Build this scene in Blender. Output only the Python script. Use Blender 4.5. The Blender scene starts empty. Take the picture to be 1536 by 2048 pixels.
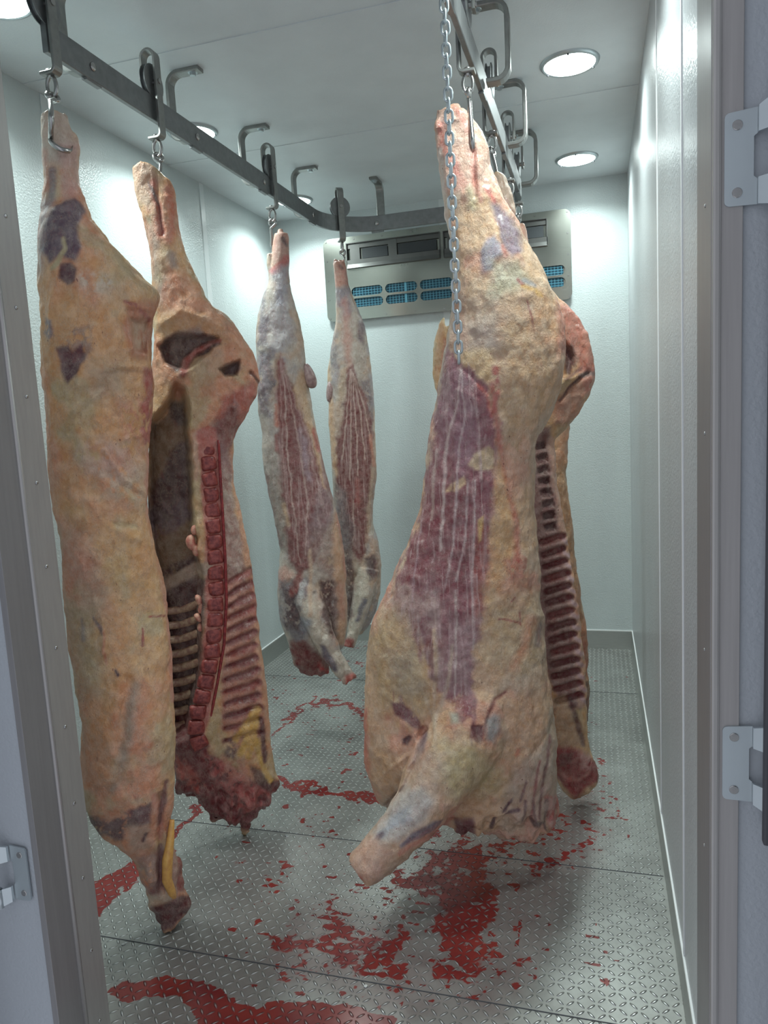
import bpy, bmesh, math, random
import numpy as np
from mathutils import Vector, Matrix
random.seed(7)
scene = bpy.context.scene
COL = scene.collection

# ------------------------------------------------------------------ camera
FOC, CX, CY = 1463.0, 768.0, 1024.0
def _n(v):
    v = np.array(v, float); return v / np.linalg.norm(v)
_Y = _n((1193 - CX, 810 - CY, FOC)); _D = _n((627, 11250, FOC)); _D = _n(_D - _Y * _D.dot(_Y)); _Z = -_D
_X = np.cross(_Y, _Z)
ROT = np.array([_X, _Y, _Z])                     # world = ROT @ camera (x right, y down, z forward)
CAM = np.array([0.0, 0.0, 1.558])
H = 2.9
cam_data = bpy.data.cameras.new('camera'); cam = bpy.data.objects.new('camera', cam_data); COL.objects.link(cam)
cam_data.sensor_fit = 'VERTICAL'; cam_data.sensor_height = 36.0; cam_data.lens = FOC / 2048 * 36.0
cam_data.clip_start = 0.02
M = Matrix.Identity(4)
for i in range(3):
    M[i][0] = ROT[i, 0]; M[i][1] = -ROT[i, 1]; M[i][2] = -ROT[i, 2]; M[i][3] = CAM[i]
cam.matrix_world = M
scene.camera = cam

# ------------------------------------------------------------------ world, exposure
w = bpy.data.worlds.new('world'); scene.world = w; w.use_nodes = True
w.node_tree.nodes['Background'].inputs[0].default_value = (0.66, 0.70, 0.78, 1)
w.node_tree.nodes['Background'].inputs[1].default_value = 0.85
scene.view_settings.view_transform = 'Standard'
scene.view_settings.look = 'None'
scene.view_settings.exposure = 0.28
scene.view_settings.gamma = 1.0
LAMP_POWER = 8.2      # watts of each lamp's beam
LAMP_SPREAD = 138     # degrees
LAMP_FACE = 14.0      # brightness of the diffuser itself
LAMP_COL = (0.86, 1.0, 0.97)

# ------------------------------------------------------------------ geometry from measured directions
def ray(px, py): return ROT @ np.array([px - CX, py - CY, FOC])
def at(px, py, axis, val):
    r = ray(px, py); t = (val - CAM[axis]) / r[axis]; return CAM + r * t
def proj(P):
    c = (P - CAM) @ ROT
    return CX + FOC * c[:, 0] / c[:, 2], CY + FOC * c[:, 1] / c[:, 2]

# ------------------------------------------------------------------ colour helpers
def lin(c):
    c = np.array(c, float) / 255.0
    return np.where(c <= 0.04045, c / 12.92, ((c + 0.055) / 1.055) ** 2.4)
def L4(*c): a = lin(c); return (a[0], a[1], a[2], 1)

# ------------------------------------------------------------------ numpy noise
def _hash(i, j, k, s):
    h = (i * 374761393 + j * 668265263 + k * 2147483647 + s * 1274126177) & 0xffffffff
    h = ((h ^ (h >> 13)) * 1274126177) & 0xffffffff
    h = ((h ^ (h >> 16)) * 2246822519) & 0xffffffff
    return ((h ^ (h >> 15)) & 0xffffff) / float(0xffffff)
def noise(P, scale, seed=0):
    Q = P * np.array(scale, float)
    I = np.floor(Q).astype(np.int64); F = Q - I; F = F * F * (3 - 2 * F)
    o = 0
    for dx in (0, 1):
        for dy in (0, 1):
            for dz in (0, 1):
                wgt = (F[:, 0] if dx else 1 - F[:, 0]) * (F[:, 1] if dy else 1 - F[:, 1]) * (F[:, 2] if dz else 1 - F[:, 2])
                o = o + wgt * _hash(I[:, 0] + dx, I[:, 1] + dy, I[:, 2] + dz, seed)
    return o                                      # 0..1
def fbm(P, scale, seed=0, oct=4):
    s = np.array(scale, float); o = 0; a = 0.5; t = 0
    for q in range(oct):
        o = o + a * noise(P, s * (2 ** q), seed + 17 * q); t += a; a *= 0.55
    return o / t
def sstep(a, b, x):
    t = np.clip((x - a) / (b - a), 0, 1); return t * t * (3 - 2 * t)

def sd_poly(px, py, pts):                         # signed distance, negative inside
    d = np.full(px.shape, 1e9); inside = np.zeros(px.shape, bool); n = len(pts)
    for i in range(n):
        x0, y0 = pts[i]; x1, y1 = pts[(i + 1) % n]
        ex, ey = x1 - x0, y1 - y0
        t = np.clip(((px - x0) * ex + (py - y0) * ey) / (ex * ex + ey * ey + 1e-9), 0, 1)
        d = np.minimum(d, np.hypot(px - x0 - t * ex, py - y0 - t * ey))
        if y0 != y1:
            c = ((y0 > py) != (y1 > py)) & (px < (x1 - x0) * (py - y0) / (y1 - y0) + x0)
            inside ^= c
    return np.where(inside, -d, d)
def sd_line(px, py, pts):                         # pts (x, y, halfwidth)
    d = np.full(px.shape, 1e9)
    for i in range(len(pts) - 1):
        x0, y0, w0 = pts[i]; x1, y1, w1 = pts[i + 1]
        ex, ey = x1 - x0, y1 - y0
        t = np.clip(((px - x0) * ex + (py - y0) * ey) / (ex * ex + ey * ey + 1e-9), 0, 1)
        d = np.minimum(d, np.hypot(px - x0 - t * ex, py - y0 - t * ey) - (w0 + t * (w1 - w0)))
    return d

# ------------------------------------------------------------------ node material helper
def new_mat(name, base=(0.8, 0.8, 0.8, 1), rough=0.5, metal=0.0, spec=0.5):
    m = bpy.data.materials.new(name); m.use_nodes = True
    b = m.node_tree.nodes['Principled BSDF']
    b.inputs['Base Color'].default_value = base; b.inputs['Roughness'].default_value = rough
    b.inputs['Metallic'].default_value = metal; b.inputs['Specular IOR Level'].default_value = spec
    return m
class NT:
    def __init__(s, m): s.t = m.node_tree; s.b = s.t.nodes['Principled BSDF']
    def n(s, typ, **kw):
        nd = s.t.nodes.new(typ)
        for k, v in kw.items(): setattr(nd, k, v)
        return nd
    def l(s, a, b): s.t.links.new(a, b)
    def coords(s, scale=(1, 1, 1), rotz=0.0):
        tc = s.n('ShaderNodeTexCoord'); mp = s.n('ShaderNodeMapping')
        mp.inputs['Scale'].default_value = scale; mp.inputs['Rotation'].default_value = (0, 0, rotz)
        s.l(tc.outputs['Object'], mp.inputs['Vector']); return mp.outputs[0]
    def noise(s, vec, scale, detail=3, rough=0.5):
        nd = s.n('ShaderNodeTexNoise'); nd.inputs['Scale'].default_value = scale
        nd.inputs['Detail'].default_value = detail; nd.inputs['Roughness'].default_value = rough
        s.l(vec, nd.inputs['Vector']); return nd.outputs['Fac']
    def math(s, op, a, b=None, c=None):
        nd = s.n('ShaderNodeMath', operation=op)
        for i, v in enumerate((a, b, c)):
            if v is None: continue
            if isinstance(v, (int, float)): nd.inputs[i].default_value = v
            else: s.l(v, nd.inputs[i])
        return nd.outputs[0]
    def ramp(s, f, stops):
        nd = s.n('ShaderNodeValToRGB'); e = nd.color_ramp.elements
        while len(e) < len(stops): e.new(0.5)
        for q, (p, c) in enumerate(stops):
            e[q].position = p; e[q].color = c if len(c) == 4 else tuple(c) + (1,)
        s.l(f, nd.inputs[0]); return nd.outputs[0]
    def mix(s, f, a, b, blend='MIX'):
        nd = s.n('ShaderNodeMix', data_type='RGBA', blend_type=blend)
        if isinstance(f, (int, float)): nd.inputs[0].default_value = f
        else: s.l(f, nd.inputs[0])
        for i, v in ((6, a), (7, b)):
            if isinstance(v, tuple): nd.inputs[i].default_value = v
            else: s.l(v, nd.inputs[i])
        return nd.outputs[2]
    def bump(s, h, strength, dist, normal=None):
        nd = s.n('ShaderNodeBump'); nd.inputs['Strength'].default_value = strength
        nd.inputs['Distance'].default_value = dist; s.l(h, nd.inputs['Height'])
        if normal is not None: s.l(normal, nd.inputs['Normal'])
        return nd.outputs[0]

# wall panels: white pebbled glass-fibre sheet
def wall_material(name, col, rough, strength):
    m = new_mat(name, col, rough); t = NT(m); v = t.coords()
    peb = t.noise(v, 130, 2); wav = t.noise(v, 1.3, 2); smear = t.noise(t.coords((3, 3, .35)), 2.2, 4)
    t.l(t.mix(t.ramp(smear, [(.35, (0, 0, 0)), (.75, (1, 1, 1))]), col, tuple(c * .93 for c in col[:3]) + (1,)), t.b.inputs['Base Color'])
    n1 = t.bump(wav, .22, .05); t.l(t.bump(peb, strength, .0022, n1), t.b.inputs['Normal'])
    return m
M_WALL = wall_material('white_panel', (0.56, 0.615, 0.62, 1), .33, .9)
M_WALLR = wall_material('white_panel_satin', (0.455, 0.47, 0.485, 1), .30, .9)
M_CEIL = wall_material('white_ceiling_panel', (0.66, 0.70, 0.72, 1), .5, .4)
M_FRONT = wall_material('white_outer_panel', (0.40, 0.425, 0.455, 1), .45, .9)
M_SEAM = new_mat('seam_strip', (0.66, 0.70, 0.71, 1), .35)
M_CAULK = new_mat('white_caulk', (0.82, .83, .83, 1), .5)

def metal_material(name, col, rough, stretch=(1, 1, 1), scale=30, var=.12, metal=1.0, bumpv=.1):
    m = new_mat(name, col, rough, metal); t = NT(m)
    a = t.noise(t.coords(stretch), scale, 4); b = t.noise(t.coords((1, 1, 1)), 4, 3)
    c = t.mix(a, tuple(x * (1 - var) for x in col[:3]) + (1,), tuple(min(1, x * (1 + var)) for x in col[:3]) + (1,))
    t.l(c, t.b.inputs['Base Color'])
    t.l(t.math('ADD', rough - .08, t.math('MULTIPLY', b, .18)), t.b.inputs['Roughness'])
    t.l(t.bump(a, bumpv, .002), t.b.inputs['Normal'])
    return m
M_FRAME = metal_material('door_frame_steel', (.38, .365, .35, 1), .42, (6, 6, .5), 18, .12, .45)
M_TRIM = metal_material('frame_trim_steel', (.38, .36, .35, 1), .40, (8, 8, .3), 14, .14, .5)
M_TRIMD = metal_material('dark_frame_edge', (.27, .26, .26, 1), .45, (8, 8, .3), 14, .14, .45)
M_STEEL = metal_material('stainless_sheet', (.40, .41, .37, 1), .24, (.6, 1, 25), 12, .06, 1.0, .04)
M_RAIL = metal_material('galvanised_bar', (.25, .255, .26, 1), .44, (1, 1, 1), 40, .25, .85, .2)  # grey lightened to imitate haze near the lamps; brackets and hooks likewise
M_BRACK = metal_material('worn_steel_bracket', (.30, .30, .29, 1), .40, (1, 1, 1), 35, .3, .9, .25)
M_CHROME = metal_material('polished_hook_steel', (.42, .41, .40, 1), .25, (1, 1, 1), 60, .15)
M_ZINC = metal_material('zinc_plated', (.50, .55, .57, 1), .36, (1, 1, 1), 12, .1, .8)
M_BAFFLE = metal_material('shaded_baffle_steel', (.15, .15, .145, 1), .4, (1, 1, 1), 20, .1, .8)  # shade inside the vents is put into this dark steel colour
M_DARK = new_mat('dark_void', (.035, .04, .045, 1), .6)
M_RUBBER = new_mat('dark_rubber', (.06, .06, .07, 1), .6)
M_BLUE = new_mat('blue_coil_fins', L4(38, 84, 102), .4)
M_BLUEL = new_mat('pale_blue_grid_wire', L4(86, 142, 162), .35)
M_COVE = metal_material('cove_base_steel', (.46, .475, .46, 1), .38, (1, 1, 8), 20, .12, .85)
M_SCREW = new_mat('screw_head', (.5, .5, .5, 1), .3, 1.0)
M_LAMPRIM = new_mat('lamp_rim', (.45, .5, .52, 1), .35, .6)
M_EMIT = bpy.data.materials.new('lamp_glow'); M_EMIT.use_nodes = True
_t = M_EMIT.node_tree; _t.nodes.clear(); _e = _t.nodes.new('ShaderNodeEmission'); _o = _t.nodes.new('ShaderNodeOutputMaterial')
_e.inputs[0].default_value = LAMP_COL + (1,); _e.inputs[1].default_value = LAMP_FACE; _t.links.new(_e.outputs[0], _o.inputs[0])

# ------------------------------------------------------------------ object helpers
def obj(name, bm, m, parent=None, smooth=False):
    me = bpy.data.meshes.new(name)
    bmesh.ops.recalc_face_normals(bm, faces=bm.faces)
    bm.to_mesh(me); bm.free()
    if m is not None: me.materials.append(m)
    if smooth:
        for p in me.polygons: p.use_smooth = True
    o = bpy.data.objects.new(name, me); COL.objects.link(o)
    if parent is not None: o.parent = parent
    return o
def tag(o, label, cat, group=None):
    o['label'] = label; o['category'] = cat
    if group: o['group'] = group
    return o
def thing(name, label, cat, loc=(0, 0, 0), rotz=0.0, group=None):
    o = bpy.data.objects.new(name, None); COL.objects.link(o); o.empty_display_size = .05
    o.location = loc; o.rotation_euler = (0, 0, rotz); return tag(o, label, cat, group)
def struct(name, bm, m, parent=None, smooth=False):
    o = obj(name, bm, m, parent, smooth)
    if parent is None: o['kind'] = 'structure'
    return o
def box(bm, x0, x1, y0, y1, z0, z1, bev=0.0):
    r = bmesh.ops.create_cube(bm, size=1.0)
    for v in r['verts']:
        v.co = Vector((x0 + (v.co.x + .5) * (x1 - x0), y0 + (v.co.y + .5) * (y1 - y0), z0 + (v.co.z + .5) * (z1 - z0)))
    if bev > 0:
        es = list({e for v in r['verts'] for e in v.link_edges})
        bmesh.ops.bevel(bm, geom=es, offset=bev, segments=2, profile=.6, affect='EDGES')
    return bm
def BX(*a, **k): return box(bmesh.new(), *a, **k)
def tube(bm, pts, rad, seg=10, caps=True, closed=False, ell=None):
    """sweep a circle (or an ell=(a,b) flat oval) along pts; rad float or list"""
    P = [Vector(p) for p in pts]; n = len(P); rings = []
    T0 = None; U = None
    for i in range(n):
        if closed: T = (P[(i + 1) % n] - P[i - 1]).normalized()
        elif i == 0: T = (P[1] - P[0]).normalized()
        elif i == n - 1: T = (P[-1] - P[-2]).normalized()
        else: T = (P[i + 1] - P[i - 1]).normalized()
        if U is None:
            U = T.orthogonal().normalized() if ell is None else (Vector((0, 1, 0)) - T * T.y).normalized()
        else: U = (U - T * U.dot(T)).normalized()
        V = T.cross(U); r = rad[i] if isinstance(rad, (list, tuple)) else rad
        a, b = (r, r) if ell is None else ell
        rings.append([bm.verts.new(P[i] + U * (a * math.cos(2 * math.pi * k / seg)) + V * (b * math.sin(2 * math.pi * k / seg))) for k in range(seg)])
    m = n if closed else n - 1
    for i in range(m):
        A, B = rings[i], rings[(i + 1) % n]
        for k in range(seg): bm.faces.new((A[k], A[(k + 1) % seg], B[(k + 1) % seg], B[k]))
    if caps and not closed: bm.faces.new(rings[0][::-1]); bm.faces.new(rings[-1])
    return bm
def bar(bm, pts, wdir, wid, thk):
    """flat bar: path pts, width along fixed wdir, thickness across"""
    P = [Vector(p) for p in pts]; W = Vector(wdir).normalized(); n = len(P); rings = []
    for i in range(n):
        T = (P[min(i + 1, n - 1)] - P[max(i - 1, 0)]).normalized(); N = W.cross(T).normalized()
        c = min(thk, wid) * .18
        sec = [(-wid/2, -thk/2 + c), (-wid/2 + c, -thk/2), (wid/2 - c, -thk/2), (wid/2, -thk/2 + c), (wid/2, thk/2 - c), (wid/2 - c, thk/2), (-wid/2 + c, thk/2), (-wid/2, thk/2 - c)]
        rings.append([bm.verts.new(P[i] + W * a + N * b) for a, b in sec])
    for i in range(n - 1):
        for k in range(8): bm.faces.new((rings[i][k], rings[i][(k + 1) % 8], rings[i + 1][(k + 1) % 8], rings[i + 1][k]))
    bm.faces.new(rings[0][::-1]); bm.faces.new(rings[-1]); return bm
def disc(bm, c, axis, r, h, seg=24, bev=0.0):
    """cylinder from c along axis by h"""
    A = Vector(axis).normalized(); U = A.orthogonal().normalized(); V = A.cross(U); c = Vector(c)
    prof = [(r, 0), (r, h)] if bev <= 0 else [(r, 0), (r, h - bev), (r - bev, h)]
    rings = [[bm.verts.new(c + A * z + (U * math.cos(2*math.pi*k/seg) + V * math.sin(2*math.pi*k/seg)) * q) for k in range(seg)] for q, z in prof]
    for i in range(len(rings) - 1):
        for k in range(seg): bm.faces.new((rings[i][k], rings[i][(k+1) % seg], rings[i+1][(k+1) % seg], rings[i+1][k]))
    bm.faces.new(rings[0][::-1]); bm.faces.new(rings[-1]); return bm
def arc(c, r, a0, a1, n, plane='xz', other=0.0):
    out = []
    for i in range(n + 1):
        a = math.radians(a0 + (a1 - a0) * i / n); u, v = c[0] + r * math.cos(a), c[1] + r * math.sin(a)
        out.append((u, other, v) if plane == 'xz' else ((u, v, other) if plane == 'xy' else (other, u, v)))
    return out

# ------------------------------------------------------------------ room shell
XL, XR, YB, YF, YD = -2.09, 0.196, 4.76, 1.45, 1.29   # YF inner, YD outer face of the front wall
OPL = -1.262; OPR = 0.176                                       # left edge of the doorway
# floor: dense grid so that stains can be laid on it
def make_floor():
    nx, ny = 420, 560
    x0, x1, y0, y1 = XL - .02, XR + .02, YD + .01, YB + .02
    gx, gy = np.meshgrid(np.linspace(x0, x1, nx + 1), np.linspace(y0, y1, ny + 1))
    V = np.stack([gx.ravel(), gy.ravel(), np.zeros(gx.size)], 1)
    idx = np.arange((nx + 1) * (ny + 1)).reshape(ny + 1, nx + 1)
    Fc = np.stack([idx[:-1, :-1].ravel(), idx[:-1, 1:].ravel(), idx[1:, 1:].ravel(), idx[1:, :-1].ravel()], 1)
    me = bpy.data.meshes.new('floor'); me.from_pydata(V.tolist(), [], Fc.tolist())
    px, py = proj(V)
    n1 = fbm(V, (14, 14, 1), 3, 4) - .5; n2 = fbm(V, (14, 14, 1), 9, 4) - .5
    qx = px + n1 * 70; qy = py + n2 * 40
    fine = fbm(V, (38, 60, 1), 21, 4); fine2 = fbm(V, (22, 22, 1), 33, 3)
    mask = np.zeros(len(V)); smear = np.zeros(len(V))
    def add(d, soft, amt=1.0): 
        nonlocal mask
        mask = np.maximum(mask, amt * (1 - sstep(-soft, soft, d)))
    add(sd_poly(qx, qy, [(205,1975),(300,1958),(420,1960),(455,1985),(482,2012),(522,2024),(548,2003),(625,1996),(700,2012),(790,2040),(900,2300),(420,2300),(396,2048),(372,2012),(335,1998),(260,2002),(205,1990)]), 3)
    add(sd_line(qx, qy, [(540,1556,5),(575,1568,9),(640,1577,7),(700,1586,8),(765,1602,9)]), 3)
    add(sd_line(qx, qy, [(548,1470,2),(570,1440,4),(600,1415,5),(650,1404,6),(690,1408,6),(730,1425,7)]), 3, .8)
    add(sd_line(qx, qy, [(410,1612,4),(370,1645,7),(335,1690,8),(310,1712,14),(265,1745,20),(205,1790,24),(180,1810,26)]), 3)
    add(sd_poly(qx, qy, [(893,1698),(925,1690),(968,1690),(972,1722),(940,1748),(905,1742)]), 4)
    add(sd_line(px + n1 * 20, py + n2 * 14, [(905,1740,10),(870,1765,7),(830,1775,5)]) , 4, .8)
    # broken smears
    for pts, th in (([(640,1800),(672,1828),(700,1852),(760,1888),(826,1822),(800,1905),(795,1965),(700,1950),(640,1905),(530,1900),(525,1865),(640,1870)], .43),
                    ([(835,1700),(900,1700),(900,1780),(820,1800),(790,1760)], .47),
                    ([(880,1760),(960,1740),(1010,1780),(980,1860),(960,1960),(860,1960),(880,1850)], .40),
                    ([(800,1640),(1200,1600),(1240,1660),(1150,1760),(1000,1760),(850,1720)], .58),
                    ([(480,1720),(640,1700),(640,1760),(600,1830),(470,1810)], .60),
                    ([(560,1630),(680,1610),(700,1700),(600,1720)], .64),
                    ([(700,1760),(900,1760),(1060,1800),(1080,1960),(900,2020),(700,1990),(560,1960),(540,1880)], .62),
                    ([(1100,1420),(1200,1420),(1260,1600),(1240,1720),(1140,1760)], .66),
                    ([(500,1380),(760,1380),(760,1460),(720,1560),(560,1560)], .67),
                    ([(740,1250),(620,1280),(600,1340),(740,1360)], .64)):
        d = sd_poly(qx, qy, pts); inside = 1 - sstep(-14, 10, d)
        mask = np.maximum(mask, inside * sstep(th - .09, th + .09, .6 * fine + .4 * fine2) * .95)
    # thin reddish film
    for pts, am in (([(840,1700),(1180,1560),(1200,1700),(1080,1900),(1000,2048),(820,2040),(560,1970),(520,1900),(640,1800),(850,1850)], .45),
                    ([(400,1700),(640,1620),(700,1760),(560,1900),(360,1860),(330,1800)], .16),
                    ([(860,1850),(960,1800),(1010,1900),(960,1990),(860,1970)], .5),
                    ([(200,1950),(440,1880),(560,1980),(700,2100),(200,2060)], .2),
                    ([(1000,1620),(1190,1560),(1210,1680),(1080,1740),(900,1700)], .5)):
        smear = np.maximum(smear, am * (1 - sstep(-50, 45, sd_poly(qx, qy, pts))) * (.6 + .8 * fine2))
    speck = sstep(.86, .90, noise(V, (36, 36, 1), 77)) * sstep(.5, .6, fbm(V, (3, 3, 1), 5, 2)) * (py > 1350) * (px > 420) * (px < 1260)
    mask = np.maximum(mask, speck * .8)
    at_ = me.attributes.new('blood', 'FLOAT', 'POINT'); at_.data.foreach_set('value', mask.astype(np.float32))
    at2 = me.attributes.new('film', 'FLOAT', 'POINT'); at2.data.foreach_set('value', np.clip(smear, 0, 1).astype(np.float32))
    m = new_mat('diamond_plate', (.5, .5, .5, 1), .35, 1.0); t = NT(m)
    tc = t.n('ShaderNodeTexCoord'); sp = t.n('ShaderNodeSeparateXYZ'); t.l(tc.outputs['Object'], sp.inputs[0])
    X, Yy = sp.outputs[0], sp.outputs[1]
    P = .0265
    u = t.math('DIVIDE', X, P); v = t.math('DIVIDE', Yy, P)
    iu, iv = t.math('FLOOR', u), t.math('FLOOR', v)
    fu, fv = t.math('SUBTRACT', t.math('SUBTRACT', u, iu), .5), t.math('SUBTRACT', t.math('SUBTRACT', v, iv), .5)
    par = t.math('SUBTRACT', t.math('MULTIPLY', t.math('ABSOLUTE', t.math('SUBTRACT', t.math('MULTIPLY', t.math('FRACT', t.math('MULTIPLY', t.math('ADD', iu, iv), .5)), 2.0), .5)), 4.0), 2.0)
    # par: checker sign through parity
    pr = t.math('MULTIPLY', t.math('FRACT', t.math('MULTIPLY', t.math('ADD', iu, iv), .5)), 2.0)      # 0 or 1
    sg = t.math('SUBTRACT', t.math('MULTIPLY', pr, 2.0), 1.0)
    a = t.math('MULTIPLY', t.math('ADD', fu, t.math('MULTIPLY', sg, fv)), .7071)
    b = t.math('MULTIPLY', t.math('SUBTRACT', fv, t.math('MULTIPLY', sg, fu)), .7071)
    e = t.math('SQRT', t.math('ADD', t.math('POWER', t.math('DIVIDE', a, .50), 2.0), t.math('POWER', t.math('DIVIDE', b, .15), 2.0)))
    hgt = t.n('ShaderNodeMapRange'); hgt.inputs[1].default_value = 1.0; hgt.inputs[2].default_value = .35
    t.l(e, hgt.inputs[0]); hgt = hgt.outputs[0]
    grime = t.noise(tc.outputs['Object'], 5, 5, .6); fineN = t.noise(tc.outputs['Object'], 240, 3, .6); edgeN = t.noise(tc.outputs['Object'], 55, 6, .65)
    basec = t.ramp(grime, [(.3, (.27, .268, .255)), (.55, (.36, .362, .345)), (.8, (.46, .47, .45))])
    basec = t.mix(hgt, basec, (.90, .92, .90, 1))  # raised bars get a pale colour that imitates lamp reflections
    film = t.n('ShaderNodeAttribute', attribute_name='film').outputs['Fac']
    bl = t.n('ShaderNodeAttribute', attribute_name='blood').outputs['Fac']
    basec = t.mix(film, basec, L4(96, 48, 46))
    bm_ = t.math('MINIMUM', t.math('MAXIMUM', t.math('MULTIPLY', t.math('SUBTRACT', t.math('ADD', bl, t.math('MULTIPLY', t.math('SUBTRACT', edgeN, .5), .9)), .42), 4.5), 0.0), 1.0)
    bm_ = t.math('MULTIPLY', bm_, t.math('SUBTRACT', 1.0, t.math('MULTIPLY', hgt, .35)))
    bcol = t.ramp(grime, [(.3, tuple(lin((108, 34, 36)))), (.7, tuple(lin((140, 56, 50))))])
    t.l(t.mix(bm_, basec, bcol), t.b.inputs['Base Color'])
    t.l(t.math('MULTIPLY', t.math('SUBTRACT', 1.0, t.math('MULTIPLY', bm_, .95)), t.math('SUBTRACT', .72, t.math('MULTIPLY', film, .8))), t.b.inputs['Metallic'])
    t.l(t.math('SUBTRACT', .42, t.math('MULTIPLY', bm_, .22)), t.b.inputs['Roughness'])
    n1_ = t.bump(t.noise(tc.outputs['Object'], 2.2, 2), .3, .02)
    n2_ = t.bump(fineN, .12, .001, n1_)
    t.l(t.bump(hgt, 1.0, .007, n2_), t.b.inputs['Normal'])
    me.materials.append(m)
    o = bpy.data.objects.new('floor', me); COL.objects.link(o); o['kind'] = 'structure'
    for yy in (at(574, 1936, 2, 0)[1], at(1060, 1722, 2, 0)[1], 4.0):
        obj('seam', BX(XL + .01, XR - .01, yy - .0015, yy + .0015, .0002, .0012), M_RUBBER, o)
        for k in range(9):
            xx = XL + .15 + k * .26
            bm = bmesh.new(); disc(bm, (xx, yy - .018, .0), (0, 0, 1), .006, .003, 8, .001); obj('floor_screw', bm, M_SCREW, o)
    return o
FLOOR = make_floor()
struct('ceiling', BX(XL - .06, XR + .06, YF, YB + .06, H, H + .06), M_CEIL)
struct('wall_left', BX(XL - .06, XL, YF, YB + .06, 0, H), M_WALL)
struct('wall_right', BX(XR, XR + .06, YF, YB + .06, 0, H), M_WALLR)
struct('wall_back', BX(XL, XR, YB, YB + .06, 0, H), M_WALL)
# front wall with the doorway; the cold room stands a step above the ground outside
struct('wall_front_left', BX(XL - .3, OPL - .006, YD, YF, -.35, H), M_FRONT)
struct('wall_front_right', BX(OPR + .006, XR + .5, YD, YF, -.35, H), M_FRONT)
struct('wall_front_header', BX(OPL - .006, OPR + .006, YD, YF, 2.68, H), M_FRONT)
# seams
def seams():
    n = 1
    for z in (at(405, 420, 0, XL)[1], at(85, 180, 0, XL)[1]):
        struct('trim_%d' % n, BX(XL, XL + .004, z - .022, z + .022, .1, H - .002), M_SEAM); n += 1
    for px in (1318, 1366):
        r = ray(px, 800); yy = XR * r[1] / r[0]
        struct('trim_%d' % n, BX(XR - .003, XR, yy - .006, yy + .006, .1, H - .002), M_CAULK); n += 1
    xx = at(884, 400, 1, YB)[0]
    struct('trim_%d' % n, BX(xx - .022, xx + .022, YB - .004, YB, .1, H - .002), M_SEAM); n += 1
    for p in ((600, 50), (700, 270), (330, 115)):
        yy = at(*p, 2, H)[1]
        if p[0] == 330: continue
        struct('trim_%d' % n, BX(XL, XR, yy - .018, yy + .018, H - .003, H), M_CEIL); n += 1
    return n
nT = seams()
# cove base with caulk line
bbh = .118
def cove(name, x0, x1, y0, y1):
    o = struct(name, BX(x0, x1, y0, y1, 0, bbh, bev=.001), M_COVE); return o
b1 = cove('baseboard_left', XL, XL + .006, YF, YB); obj('caulk', BX(XL, XL + .005, YF, YB, bbh, bbh + .006), M_CAULK, b1)
b2 = cove('baseboard_right', XR - .006, XR, YF, YB); obj('caulk', BX(XR - .005, XR, YF, YB, bbh, bbh + .006), M_CAULK, b2)
b3 = cove('baseboard_back', XL + .006, XR - .006, YB - .006, YB); obj('caulk', BX(XL + .005, XR - .005, YB - .005, YB, bbh, bbh + .006), M_CAULK, b3)

# door frame, profiled steel lining of the opening
def frame_left():
    yb, ym, yf = YF + .004, 1.378, YD - .004
    o = struct('trim_%d' % nT, BX(OPL - .02, OPL, ym, yb, -.35, 2.68, bev=.0015), M_FRAME)
    obj('ridge', tube(bmesh.new(), [(OPL - .004, ym - .006, -.35), (OPL - .004, ym - .006, 2.68)], .007, 12), M_TRIM, o, True)
    obj('edge_strip', BX(OPL - .02, OPL - .003, yf, ym - .012, -.35, 2.68, bev=.001), M_TRIMD, o)
    for k in range(12):
        z = .05 + k * .2
        bm = bmesh.new(); disc(bm, (OPL, 1.415, z), (1, 0, 0), .0045, .0025, 12, .0012); obj('rivet', bm, M_SCREW, o, True)
    return o
def frame_right():
    yb, yf = YF + .004, YD - .002
    o = struct('trim_%d' % (nT + 1), BX(OPR, OPR + .02, yf, yb, -.35, 2.68, bev=.0015), M_TRIMD)
    xf = OPR + .045
    obj('ridge', BX(OPR + .001, OPR + .014, yf - .010, yf + .002, -.35, 2.68, bev=.004), M_FRAME, o)
    obj('edge_strip', BX(OPR + .012, xf, yf - .004, yf + .002, -.35, 2.68, bev=.001), M_TRIM, o)
    for z in (.35, .75, 1.12, 1.5, 1.87, 2.2):
        bm = bmesh.new(); disc(bm, (OPR, 1.35, z), (-1, 0, 0), .003, .002, 10, .001); obj('rivet', bm, M_SCREW, o, True)
    return o
FRL = frame_left(); FRR = frame_right()

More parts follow.
